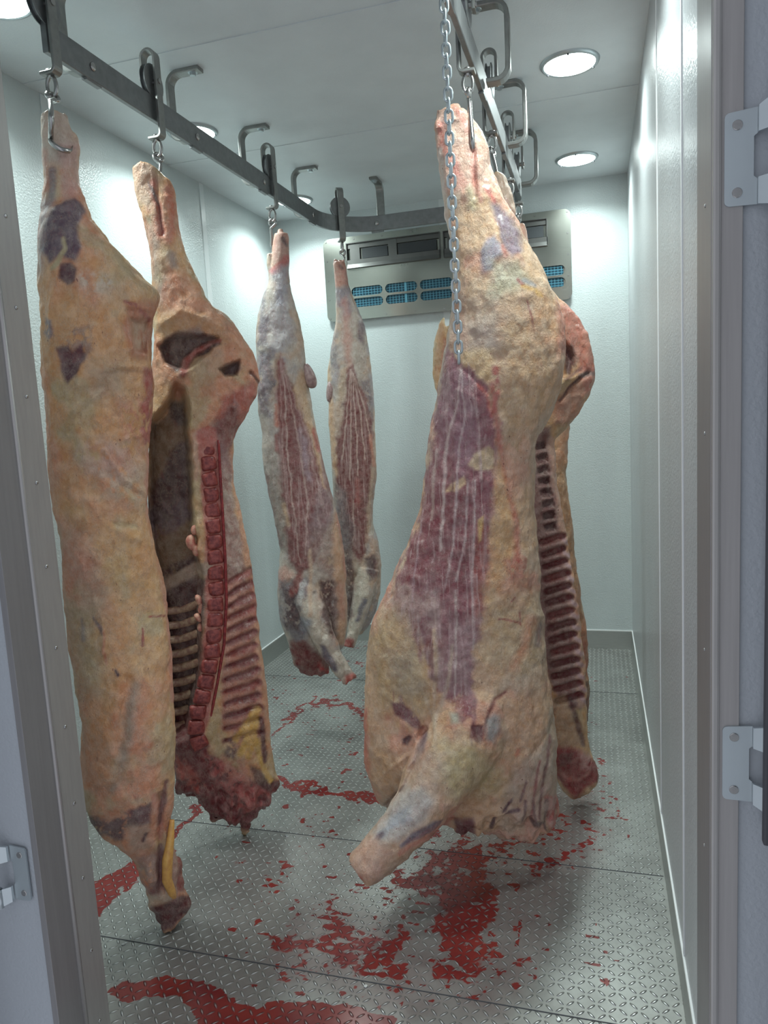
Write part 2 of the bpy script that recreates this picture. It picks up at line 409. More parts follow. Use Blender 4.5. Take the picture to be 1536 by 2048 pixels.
def hinge(label, x, z0, z1, side):
    """leaf plate screwed to the frame, knuckle towards the door; side=+1 opens to the right"""
    h = thing('door_hinge', label, 'hinge', (x, YD - .004, z0))
    hh = z1 - z0; s = side; th = .004
    bm = bmesh.new()
    def pl(pts, y0, y1, shear=0):
        A = [bm.verts.new((s * a, y0 - max(0, a - .040) * .9 * shear, b)) for a, b in pts]
        B = [bm.verts.new((s * a, y1 - max(0, a - .040) * .9 * shear, b)) for a, b in pts]
        bm.faces.new(A); bm.faces.new(B[::-1]); n = len(pts)
        for k in range(n): bm.faces.new((A[k], B[k], B[(k+1) % n], A[(k+1) % n]))
    r = .008
    def corner(cx_, cz, a0): return [(cx_ + r * math.cos(math.radians(a0 + q * 22.5)), cz + r * math.sin(math.radians(a0 + q * 22.5))) for q in range(5)]
    pl(corner(r, hh - r, 90) + corner(r, r, 180) + [(.046, -.001), (.046, hh * .27), (.041, hh * .30), (.041, hh * .72), (.046, hh * .75), (.046, hh + .003)], -.005, -.005 + th)
    pl([(.046, -.002), (.064, -.008), (.064, hh * .27), (.046, hh * .27)], -.008, -.002, 1)
    pl([(.046, hh * .75), (.064, hh * .75), (.064, hh + .012), (.046, hh + .003)], -.008, -.002, 1)
    obj('leaf', bm, M_ZINC, h)
    for (za, zb) in ((-.010, hh * .27), (hh * .75, hh + .014)):
        obj('knuckle', tube(bmesh.new(), [(s * .069, -.028, za), (s * .069, -.028, zb)], .009, 16), M_ZINC, h, True)
    obj('pin', tube(bmesh.new(), [(s * .069, -.028, -.010), (s * .069, -.028, hh + .014)], .005, 12), M_ZINC, h, True)
    for fz in (.14, .86):
        bm = bmesh.new(); disc(bm, (s * .018, -.005, hh * fz), (0, -1, 0), .0075, .002, 20, .0008)
        obj('screw', bm, M_CHROME, h)
    return h
def zat(px, py): return at(px, py, 1, YD - .008)
p = zat(1449, 228); q = zat(1449, 415)
hinge('upper zinc hinge on the right door frame', p[0], q[2], p[2], 1)
p = zat(1445, 1452); q = zat(1445, 1597)
hinge('lower zinc hinge on the right door frame', p[0], q[2], p[2], 1)
p = zat(50, 1697); q = zat(50, 1800)
hinge('zinc hinge on the white panel left of the doorway', p[0], q[2], p[2], -1)
# edge of the opened right door with its dark seal
p = zat(1527, 430); q = zat(1527, 1668)
dr = struct('door_1', BX(p[0] + .020, p[0] + .10, YD - .85, YD - .045, -.3, 2.66, bev=.004), M_FRONT)
obj('door_seal', BX(p[0] + .003, p[0] + .016, YD - .046, YD - .030, q[2], p[2], bev=.004), M_RUBBER, dr)
dl = struct('door_2', BX(OPL - .42, OPL - .205, YD - .50, YD - .08, -.3, 2.66, bev=.004), M_FRONT)

# ------------------------------------------------------------------ lamps in the ceiling
def lamp(x, y, label):
    l = thing('ceiling_lamp', label, 'lamp', (x, y, H), 0, 'round lamps set in the ceiling')
    bm = bmesh.new(); R0 = .112
    prof = [(R0 - .016, -.004), (R0 - .010, -.012), (R0, -.008), (R0 + .004, 0.0)]
    rings = [[bm.verts.new((r * math.cos(2*math.pi*k/48), r * math.sin(2*math.pi*k/48), z)) for k in range(48)] for r, z in prof]
    for i in range(3):
        for k in range(48): bm.faces.new((rings[i][k], rings[i][(k+1) % 48], rings[i+1][(k+1) % 48], rings[i+1][k]))
    obj('rim', bm, M_LAMPRIM, l, True)
    bm = bmesh.new(); disc(bm, (0, 0, -.003), (0, 0, -1), R0 - .012, .005, 40)
    obj('diffuser', bm, M_EMIT, l)
    ld = bpy.data.lights.new('lamp_beam', 'AREA'); ld.shape = 'DISK'; ld.size = 2 * (R0 - .016); ld.energy = LAMP_POWER
    ld.color = LAMP_COL; ld.spread = math.radians(LAMP_SPREAD)
    lo = bpy.data.objects.new('lamp_beam', ld); COL.objects.link(lo); lo.parent = l; lo.location = (0, 0, -.010)
    for k in range(3):
        a = k * 2.094 + .5; bm = bmesh.new(); disc(bm, ((R0 - .009) * math.cos(a), (R0 - .009) * math.sin(a), -.011), (0, 0, -1), .004, .004, 8); obj('screw', bm, M_RUBBER, l)
    return l
lamp(-.079, 3.19, 'lit round lamp at upper right, nearer of the two right of the rail')
lamp(-.082, 4.37, 'lit round lamp at right, smaller one close to the back wall')
lamp(-1.757, 3.19, 'lit round lamp partly behind the left rail near the second trolley')
lamp(-1.755, 4.37, 'lit round lamp behind the left rail close to its far bend')
lamp(-1.755, 2.03, 'lit round lamp cut off by the top left corner of the photo')

lamp(-.079, 2.03, 'lit round lamp right of the rail nearest the doorway, above the picture')

# ------------------------------------------------------------------ evaporator cover on the back wall
def evaporator():
    x0, x1, z0, z1 = -1.715, -.13, 2.205, 2.735
    u = thing('evaporator_unit', 'stainless steel cooling unit cover with slots on the back wall', 'cooling unit', ((x0 + x1) / 2, YB, z0))
    cx_ = (x0 + x1) / 2; W2 = (x1 - x0) / 2; HH = z1 - z0
    yb, yf = -.012, -.032                             # plate back and front (local y)
    # holes in local coordinates (x, z)
    vents = [(-1.552 - cx_, -.935 - cx_, 2.540 - z0, 2.690 - z0), (-.905 - cx_, -.272 - cx_, 2.540 - z0, 2.690 - z0)]
    slots = []
    for k in range(6):
        c = -1.430 + k * .231 - cx_
        for zc in (2.383 - z0, 2.312 - z0): slots.append((c, zc, .106, .0285))
    bm = bmesh.new()
    def loop(pts, y=yf):
        vs = [bm.verts.new((a, y, b)) for a, b in pts]
        return [bm.edges.new((vs[i], vs[(i + 1) % len(vs)])) for i in range(len(vs))]
    def rr(xa, xb, za, zb, r, n=6):
        out = []
        for (ax, az, a0) in ((xb - r, zb - r, 0), (xa + r, zb - r, 90), (xa + r, za + r, 180), (xb - r, za + r, 270)):
            for q in range(n + 1):
                a = math.radians(a0 + 90 * q / n); out.append((ax + r * math.cos(a), az + r * math.sin(a)))
        return out
    edges = loop(rr(-W2, W2, 0, HH, .04))
    for v in vents: edges += loop([(v[0], v[2]), (v[1], v[2]), (v[1], v[3]), (v[0], v[3])])
    for (c, zc, hw, hh) in slots: edges += loop(rr(c - hw, c + hw, zc - hh, zc + hh, hh - .0005, 8))
    bmesh.ops.triangle_fill(bm, use_beauty=True, use_dissolve=False, edges=edges)
    ex = bmesh.ops.extrude_face_region(bm, geom=list(bm.faces))
    for g in ex['geom']:
        if isinstance(g, bmesh.types.BMVert): g.co.y += .004
    obj('cover_plate', bm, M_STEEL, u)
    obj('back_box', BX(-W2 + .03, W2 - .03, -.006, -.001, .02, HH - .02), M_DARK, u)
    obj('coil', BX(-W2 + .12, W2 - .05, -.020, -.012, .05, .235), M_BLUE, u)
    bm = bmesh.new()
    k = -W2 + .13
    while k < W2 - .06: box(bm, k - .0012, k + .0012, -.0265, -.024, .06, .225); k += .0205
    for zz in [.073 + .0155 * q for q in range(10)]: box(bm, -W2 + .12, W2 - .05, -.0262, -.0243, zz - .001, zz + .001)
    for xx in (-1.17 - cx_, -.62 - cx_): box(bm, xx - .008, xx + .008, -.028, -.0262, .06, .225)
    g = obj('wire_grid', bm, M_BLUEL, u)
    for v in vents:
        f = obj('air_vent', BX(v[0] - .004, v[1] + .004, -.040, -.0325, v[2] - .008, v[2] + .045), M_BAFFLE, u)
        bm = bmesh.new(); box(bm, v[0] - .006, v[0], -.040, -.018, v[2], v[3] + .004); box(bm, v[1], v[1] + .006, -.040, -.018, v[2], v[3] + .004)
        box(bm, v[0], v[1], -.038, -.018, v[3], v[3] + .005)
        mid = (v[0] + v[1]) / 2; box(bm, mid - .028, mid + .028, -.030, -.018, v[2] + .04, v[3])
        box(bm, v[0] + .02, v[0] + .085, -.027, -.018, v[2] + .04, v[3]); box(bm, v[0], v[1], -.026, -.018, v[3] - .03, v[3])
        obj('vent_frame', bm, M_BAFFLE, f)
        # slanted lower baffle
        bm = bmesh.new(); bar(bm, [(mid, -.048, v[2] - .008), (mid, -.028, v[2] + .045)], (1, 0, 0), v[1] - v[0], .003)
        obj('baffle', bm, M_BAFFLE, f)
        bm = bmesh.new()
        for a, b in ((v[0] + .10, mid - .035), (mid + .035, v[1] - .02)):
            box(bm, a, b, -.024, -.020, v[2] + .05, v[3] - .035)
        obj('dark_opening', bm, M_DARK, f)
    pts = [(-W2 + .02 + (2 * W2 - .04) * q / 8, z) for q in range(9) for z in (.018, HH - .018)] + [(sx * (W2 - .02), .018 + (HH - .036) * q / 4) for sx in (-1, 1) for q in range(1, 4)]
    for a, b in pts:
        bm = bmesh.new(); disc(bm, (a, yf, b), (0, -1, 0), .0055, .003, 12, .001); obj('screw', bm, M_CHROME, u)
    bm = bmesh.new(); box(bm, -W2 + .03, W2 - .03, -.010, -.0005, .03, HH - .03); obj('mounting_frame', bm, M_STEEL, u)
    return u
evaporator()

# ------------------------------------------------------------------ overhead rail loop
RX0, RX1, RY0, RY1, RZ, RR = -1.455, -.352, 1.855, 4.20, 2.656, .30
def rail_path():
    P = []
    for (cx_, cy_, a0) in ((RX1 - RR, RY1 - RR, 0), (RX0 + RR, RY1 - RR, 90)):
        for q in range(13):
            a = math.radians(a0 + 90 * q / 12); P.append((cx_ + RR * math.cos(a), cy_ + RR * math.sin(a)))
    return [(RX1, 1.50)] + [(RX1, y) for y in (2.2, 3.0, 3.6)] + P + [(RX0, y) for y in (3.4, 2.6)] + [(RX0, RY0)]
def make_rail():
    P = rail_path(); n = len(P)
    r = thing('overhead_rail', 'dark grey steel bar rail bending around under the ceiling, carrying the trolleys', 'rail', (RX0, 3.0, RZ))
    bm = bmesh.new(); rings = []; hh, ht = .041, .009
    off = Vector((RX0, 3.0, RZ))
    for i in range(n):
        a, b = P[min(i + 1, n - 1)], P[max(i - 1, 0)]; T = Vector((a[0] - b[0], a[1] - b[1], 0)).normalized(); N = Vector((-T.y, T.x, 0))
        c = Vector((P[i][0], P[i][1], RZ)) - off
        sec = [(-ht, -hh + .002), (-ht + .002, -hh), (ht - .002, -hh), (ht, -hh + .002), (ht, hh - .002), (ht - .002, hh), (-ht + .002, hh), (-ht, hh - .002)]
        rings.append([bm.verts.new(c + N * a + Vector((0, 0, b))) for a, b in sec])
    for i in range(n - 1):
        for k in range(8): bm.faces.new((rings[i][k], rings[i][(k+1) % 8], rings[i+1][(k+1) % 8], rings[i+1][k]))
    bm.faces.new(rings[0][::-1]); bm.faces.new(rings[-1])
    obj('rail_bar', bm, M_RAIL, r)
    # hangers; local frame: o = outward direction away from the loop
    spots = [((RX0, y), (-1, 0)) for y in (2.05, 2.66, 3.252, 3.86)] + [((RX1, y), (1, 0)) for y in (2.05, 2.638, 3.261, 3.838)] + [((-1.186, RY1), (0, 1)), ((-.62, RY1), (0, 1))]
    for (x, y), o in spots:
        e = Vector((o[0], o[1], 0)); wd = Vector((-o[1], o[0], 0)); base = Vector((x, y, 0)) - Vector((off.x, off.y, off.z))
        zc = H - .007; path = []
        def add(d, z): path.append(base + e * d + Vector((0, 0, z)))
        add(-.045, zc); add(.045, zc)
        for q in range(1, 7):
            a = math.radians(90 - 15 * q); add(.045 + .045 * math.cos(a), zc - .045 + .045 * math.sin(a))
        add(.09, RZ + .075)
        for q in range(1, 7):
            a = math.radians(-15 * q); add(.05 + .04 * math.cos(a), RZ + .035 + .04 * math.sin(a) + .0)
        add(.0165, RZ - .005)
        h = obj('rail_hanger', bar(bmesh.new(), path, wd, .045, .016), M_BRACK, r)
        bm = bmesh.new(); disc(bm, base + e * -.012 + Vector((0, 0, zc - .006)), (0, 0, -1), .019, .003, 20, .001)
        disc(bm, base + e * -.012 + Vector((0, 0, zc - .009)), (0, 0, -1), .012, .010, 6, .0015); obj('hanger_bolt', bm, M_ZINC, h)
        bm = bmesh.new(); disc(bm, base + e * -.009 + Vector((0, 0, RZ)), -e, .013, .006, 16, .003); obj('rail_bolt', bm, M_CHROME, h, True)
        bm = bmesh.new(); a = base + Vector((0, 0, RZ - .045))
        bar(bm, [a - wd * .035, a + wd * .035], e, .018, .007); obj('joint_plate', bm, M_RAIL, h)
    return r
make_rail()

# ------------------------------------------------------------------ trolleys and hooks
def make_trolley():
    """local +x points to the inside of the loop, rail runs along local y, origin on the rail centre"""
    t = thing('rail_trolley', '', 'trolley')
    top = .190; wx = .025
    path = [(-wx, 0, .070), (-wx, 0, top - wx)]
    for q in range(1, 12): a = math.radians(180 - 15 * q); path.append((wx * math.cos(a), 0, top - wx + wx * math.sin(a)))
    path += [(wx, 0, top - wx), (wx, 0, -.080)]
    for q in range(1, 6): a = math.radians(-18 * q); path.append((wx - .014 + .014 * math.cos(a), 0, -.080 + .014 * math.sin(a)))
    path += [(wx - .016, 0, -.094), (-.022, 0, -.094)]
    obj('strap', bar(bmesh.new(), path, (0, 1, 0), .036, .0095), M_BRACK, t)
    bm = bmesh.new(); n = 32; prof = [(.014, -.011), (.05, -.011), (.0575, -.010), (.0575, -.0075), (.047, -.0065), (.047, .0065), (.0575, .0075), (.0575, .010), (.05, .011), (.014, .011)]
    zc = .041 + .047
    rings = [[bm.verts.new((x, r * math.cos(2*math.pi*k/n), zc + r * math.sin(2*math.pi*k/n))) for k in range(n)] for r, x in prof]
    for i in range(len(rings) - 1):
        for k in range(n): bm.faces.new((rings[i][k], rings[i][(k+1) % n], rings[i+1][(k+1) % n], rings[i+1][k]))
    bm.faces.new(rings[0]); bm.faces.new(rings[-1][::-1])
    obj('wheel', bm, M_RAIL, t, False)
    obj('axle', tube(bmesh.new(), [(-wx - .009, 0, zc), (wx + .009, 0, zc)], .009, 14), M_CHROME, t)
    # swivel eye: short neck under the foot and a ring
    bm = bmesh.new(); disc(bm, (0, 0, -.089), (0, 0, 1), .013, .006, 12, .002); tube(bm, [(0, 0, -.09), (0, 0, -.105)], .007, 10)
    obj('swivel_pin', bm, M_CHROME, t, True)
    pts = [(.015 * math.sin(2*math.pi*k/20), 0, -.127 - .027 * math.cos(2*math.pi*k/20) + .0) for k in range(20)]
    obj('swivel_link', tube(bmesh.new(), pts, .006, 10, closed=True), M_CHROME, t, True)
    return t
def dup(root, loc, rotz):
    r = root.copy(); COL.objects.link(r); r.location = loc; r.rotation_euler = (0, 0, rotz)
    for ch in list(root.children):
        c = ch.copy(); COL.objects.link(c); c.parent = r
        for g in ch.children: d = g.copy(); COL.objects.link(d); d.parent = c
    return r
HOOKS = {}
TR = [('A', (RX0, 1.865), 0.0, 'steel rail trolley nearest the camera on the left rail, above the frontmost left carcass'),
      ('B', (RX0, 2.385), 0.0, 'steel rail trolley second along the left rail, near the ceiling lamp'),
      ('C', (RX0, 3.337), 0.0, 'steel rail trolley last on the straight part of the left rail'),
      ('S', (RX0 + RR - RR * math.cos(math.radians(43)), RY1 - RR + RR * math.sin(math.radians(43))), math.radians(-55), 'steel rail trolley on the far left bend, in front of the cooling unit corner'),
      ('D', (RX1, 2.326), math.pi, 'steel rail trolley nearest the camera on the right rail, beside the hanging chain'),
      ('E', (RX1, 2.85), math.pi, 'steel rail trolley second along the right rail'),
      ('G', (RX1, 3.437), math.pi, 'steel rail trolley third along the right rail'),
      ('F', (RX1, 3.826), math.pi, 'steel rail trolley furthest on the right rail, over the cooling unit')]
t0 = make_trolley(); first = True
for key, (x, y), rz, lab in TR:
    if first: t = t0; t.location = (x, y, RZ); t.rotation_euler = (0, 0, rz); first = False
    else: t = dup(t0, (x, y, RZ), rz)
    t['label'] = lab; t['group'] = 'trolleys riding on the overhead rail'
    HOOKS[key] = (x, y)
def meat_hook(key, label, B, into, mid=None):
    """top ring hangs in the swivel link, the bend B bites into the shank; into = direction of the point"""
    x, y = HOOKS[key]; T = Vector((x, y, RZ - .150)); B = Vector(B) - T
    t = thing('meat_hook', label, 'hook', T, 0, 'hooks under the trolleys')
    d = B.normalized(); L = B.length; J = Vector(into); J = (J - d * J.dot(d)).normalized(); W = d.cross(J)
    P = lambda a, b, c=0.0: d * a + J * b + W * c
    rr = .015; path = [P(rr - .006 - rr * math.cos(a), rr * math.sin(a)) for a in [math.radians(-160 + 24 * k) for k in range(14)]]
    if mid is None: path += [P(.036, -.007), P(.055, -.004), P(.08, 0), P(L - .03, 0)]
    else:                                         # swan neck that clears the shank in front
        m = Vector(mid) - T; Kx = P(L - .03, 0); p0 = P(.036, -.007)
        for q in range(1, 9):
            u = q / 8; path.append(p0 * (1 - u) ** 2 + m * 2 * u * (1 - u) + Kx * u * u)
    R2 = .026
    for q in range(0, 11): a = math.radians(17 * q); path.append(P(L - .026 + R2 * math.sin(a), R2 - R2 * math.cos(a)))
    path.append(P(L - .045, 2 * R2 + .003))
    rad = [.0068] * len(path); rad[-1] = .001; rad[-2] = .003; rad[-3] = .0042
    obj('hook_rod', tube(bmesh.new(), path, rad, 10), M_CHROME, t, True)
    return t
# ------------------------------------------------------------------ chain
def make_chain():
    r0 = ray(893, 100); r1 = ray(917, 725)
    y = 1.98; x = CAM[0] + (y - CAM[1]) * (r0[0] / r0[1] + r1[0] / r1[1]) / 2
    zb = at(917, 725, 1, y)[2]; zt = RZ - .01
    c = thing('chain', 'galvanised link chain hanging in front of the big right carcass', 'chain', (x, y, zt))
    pitch = .0265; wire = .0036; L = pitch + 2 * wire; hw = .0095; st = L / 2 - hw
    pts = []
    for q in range(9): a = math.pi * q / 8; pts.append((hw * math.cos(a), 0, st + hw * math.sin(a)))
    for q in range(9): a = math.pi + math.pi * q / 8; pts.append((hw * math.cos(a), 0, -st + hw * math.sin(a)))
    proto = obj('chain_link', tube(bmesh.new(), pts, wire, 8, closed=True), M_ZINC, c, True)
    n = int((zt - zb) / pitch); 
    for k in range(n):
        o = proto if k == 0 else proto.copy()
        if k: COL.objects.link(o); o.parent = c
        o.location = (random.uniform(-.0006, .0006), random.uniform(-.0006, .0006), -pitch * (k + .5))
        o.rotation_euler = (random.uniform(-.05, .05), random.uniform(-.04, .04), (math.pi / 2 if k % 2 else 0) + .35 + random.uniform(-.12, .12))
    # lashing at the rail
    s = obj('shackle', tube(bmesh.new(), [(.0, 0, -.012), (.02, .0, .0), (-x + x + .03, 0, .02), (.03, 0, .05), (.0, 0, .06)], .003, 8), M_ZINC, c, True)
    return c
make_chain()
# ------------------------------------------------------------------ flesh materials
def flesh_material(name, rough=.42, fine=1.0):
    m = new_mat(name, (.6, .4, .3, 1), rough, 0, .5); t = NT(m); v = t.coords()
    col = t.n('ShaderNodeAttribute', attribute_name='tint').outputs['Color']
    fib = t.n('ShaderNodeAttribute', attribute_name='fibre').outputs['Fac']
    mott = t.noise(v, 38, 5, .62); mott2 = t.noise(v, 150, 4, .6); patch = t.noise(v, 13, 5, .65)
    dark = t.mix(1.0, col, (.90, .85, .80, 1), 'MULTIPLY'); lite = t.mix(.16, col, (.86, .76, .66, 1))
    c = t.mix(t.ramp(mott, [(.36, (0, 0, 0)), (.64, (1, 1, 1))]), dark, lite)
    pink = t.mix(.40, c, L4(188, 96, 84))
    c = t.mix(t.math('MULTIPLY', t.ramp(patch, [(.55, (0, 0, 0)), (.75, (1, 1, 1))]), .34 * fine), c, pink)
    # thin streaks of small vessels and drips
    ves = t.noise(t.coords((1, 1, .22)), 44, 3, .5)
    c = t.mix(t.math('MULTIPLY', t.ramp(ves, [(.70, (0, 0, 0)), (.76, (1, 1, 1))]), .55), c, t.mix(.7, c, L4(128, 52, 48)))
    # muscle fibres, only where the fibre attribute says so
    f1 = t.noise(t.coords((1, 1, .03)), 110, 2, .5); f2 = t.noise(t.coords((1, 1, .05)), 40, 2, .55)
    wh = t.ramp(f1, [(.56, (0, 0, 0)), (.68, (1, 1, 1))]); wh2 = t.ramp(f2, [(.58, (0, 0, 0)), (.68, (1, 1, 1))])
    fm = t.math('MULTIPLY', fib, t.math('MINIMUM', t.math('ADD', t.math('MULTIPLY', wh, .50), t.math('MULTIPLY', wh2, .45)), .75))
    c = t.mix(fm, c, L4(204, 176, 172))
    # connective-tissue lines: thin pale ridges and pale veils, running mostly down the carcass
    inv = t.math('SUBTRACT', 1.0, t.math('MULTIPLY', fib, .6))
    rn = t.noise(t.coords((1, 1, .55)), 26, 6, .72); rl = t.ramp(t.math('ABSOLUTE', t.math('SUBTRACT', rn, .5)), [(.0, (1, 1, 1)), (.022, (0, 0, 0))])
    c = t.mix(t.math('MULTIPLY', t.math('MULTIPLY', rl, .42), inv), c, t.mix(.6, c, L4(232, 212, 190)))
    rn2 = t.noise(t.coords((1, 1, .8)), 19, 7, .75); rl2 = t.ramp(t.math('ABSOLUTE', t.math('SUBTRACT', rn2, .44)), [(.0, (1, 1, 1)), (.018, (0, 0, 0))])
    c = t.mix(t.math('MULTIPLY', t.math('MULTIPLY', rl2, .5), inv), c, t.mix(.55, c, L4(170, 84, 72)))
    sp = t.noise(t.coords((1, 1, .6)), 95, 2, .5)
    c = t.mix(t.math('MULTIPLY', t.ramp(sp, [(.735, (0, 0, 0)), (.76, (1, 1, 1))]), .75), c, L4(110, 46, 42))
    t.l(c, t.b.inputs['Base Color'])
    h = t.math('ADD', t.math('MULTIPLY', mott, 1.0), t.math('MULTIPLY', mott2, .5))
    h = t.math('ADD', h, t.math('MULTIPLY', t.math('MULTIPLY', fib, f1), .5))
    h = t.math('ADD', h, t.math('MULTIPLY', rl, .25))
    wr = t.noise(t.coords((1, 1, .5)), 24, 7, .74)
    b1 = t.bump(wr, .75, .018)
    t.l(t.bump(h, .6, .006, b1), t.b.inputs['Normal'])
    t.l(t.math('ADD', rough - .12, t.math('MULTIPLY', patch, .26)), t.b.inputs['Roughness'])
    t.b.inputs['Coat Weight'].default_value = .22; t.b.inputs['Coat Roughness'].default_value = .25
    return m
M_FLESH = flesh_material('carcass_surface')
def plain_flesh(name, c1, c2, rough=.38):
    m = new_mat(name, L4(*c1), rough); t = NT(m); v = t.coords()
    a = t.noise(v, 70, 4, .6); t.l(t.mix(t.ramp(a, [(.38, (0, 0, 0)), (.62, (1, 1, 1))]), L4(*c1), L4(*c2)), t.b.inputs['Base Color'])
    t.l(t.bump(t.noise(v, 120, 4), .4, .004), t.b.inputs['Normal']); return m
M_VERT = plain_flesh('cut_vertebra_marrow', (112, 42, 42), (158, 78, 70))
M_RIB = plain_flesh('rib_membrane', (186, 158, 130), (150, 110, 94))
M_RIBP = plain_flesh('rib_pink', (205, 165, 145), (168, 92, 84))
M_TEND = plain_flesh('yellow_tendon', (222, 172, 92), (206, 150, 84))
M_KID = plain_flesh('grey_gland', (178, 152, 148), (150, 122, 122))
M_MEATD = plain_flesh('dark_red_meat', (112, 32, 36), (150, 52, 52), .3)
M_FATP = plain_flesh('pink_fat', (214, 164, 140), (190, 110, 98))

class Frame:
    """vertical plane through a hook, facing the doorway"""
    def __init__(s, key, dx=0.0, dy=0.0):
        x, y = HOOKS[key]; s.Q = np.array([x + dx, y + dy, 0.0]); s.n = np.array([s.Q[0], s.Q[1], 0]); s.n /= np.linalg.norm(s.n)
        s.s = np.array([s.n[1], -s.n[0], 0.0])
    def pt(s, px, py, off=0.0):
        r = ray(px, py); t = (s.n.dot(s.Q - CAM) - off) / s.n.dot(r); return CAM + r * t
    def scale(s, px, py, off=0.0):                # metres per pixel
        return np.linalg.norm(s.pt(px + 1, py, off) - s.pt(px, py, off))
def interp(rows, y, c): return float(np.interp(y, [r[0] for r in rows], [r[c] for r in rows]))

def loft(bm, F, rows, depth, step=9, seg=40, jag=0.0):
    y0, y1 = rows[0][0], rows[-1][0]; n = max(4, int((y1 - y0) / step)); rings = []
    for i in range(n + 1):
        y = y0 + (y1 - y0) * i / n
        a = interp(rows, y, 1); b = interp(rows, y, 2); f = interp(depth, y, 1); k = interp(depth, y, 2)
        Lp, Rp = F.pt(a, y), F.pt(b, y); C = (Lp + Rp) / 2; hw = np.linalg.norm(Rp - Lp) / 2; U = (Rp - Lp) / (2 * hw + 1e-9)
        f = min(f, hw * 1.15 + .01); k = min(k, hw * 1.15 + .01); ring = []
        for q in range(seg):
            t = 2 * math.pi * q / seg; c, sn = math.cos(t), math.sin(t)
            cc = math.copysign(abs(c) ** .86, c); ss = math.copysign(abs(sn) ** .86, sn)
            ring.append(bm.verts.new(C + U * hw * cc - F.n * ((f if ss > 0 else k) * ss)))
        rings.append(ring)
    for i in range(n):
        for q in range(seg): bm.faces.new((rings[i][q], rings[i][(q+1) % seg], rings[i+1][(q+1) % seg], rings[i+1][q]))
    bm.faces.new(rings[0][::-1]); bm.faces.new(rings[-1])
def limb(bm, F, pts, seg=20):
    """pts (px, py, radius px, offset towards the doorway m)"""
    P = []; R = []
    for i in range(len(pts) - 1):
        m = 6
        for q in range(m):
            u = q / m; a = [pts[i][k] * (1 - u) + pts[i+1][k] * u for k in range(4)]
            P.append(F.pt(a[0], a[1], a[3])); R.append(a[2] * F.scale(a[0], a[1], a[3]))
    a = pts[-1]; P.append(F.pt(a[0], a[1], a[3])); R.append(a[2] * F.scale(a[0], a[1], a[3]))
    R = [max(r, .002) for r in R]
    tube(bm, P, R, seg)

def remeshed(bm, voxel, smooth=4):
    me = bpy.data.meshes.new('tmp'); bmesh.ops.recalc_face_normals(bm, faces=bm.faces); bm.to_mesh(me); bm.free()
    o = bpy.data.objects.new('tmp', me); COL.objects.link(o)
    r = o.modifiers.new('r', 'REMESH'); r.mode = 'VOXEL'; r.voxel_size = voxel; r.adaptivity = 0
    s = o.modifiers.new('s', 'SMOOTH'); s.factor = .5; s.iterations = smooth
    dg = bpy.context.evaluated_depsgraph_get(); dg.update()
    ne = bpy.data.meshes.new_from_object(o.evaluated_get(dg)); bpy.data.objects.remove(o); bpy.data.meshes.remove(me)
    return ne
def nparr(me):
    V = np.empty(len(me.vertices) * 3, np.float64); me.vertices.foreach_get('co', V)
    N = np.empty(len(me.vertices) * 3, np.float64); me.vertices.foreach_get('normal', N)
    return V.reshape(-1, 3), N.reshape(-1, 3)

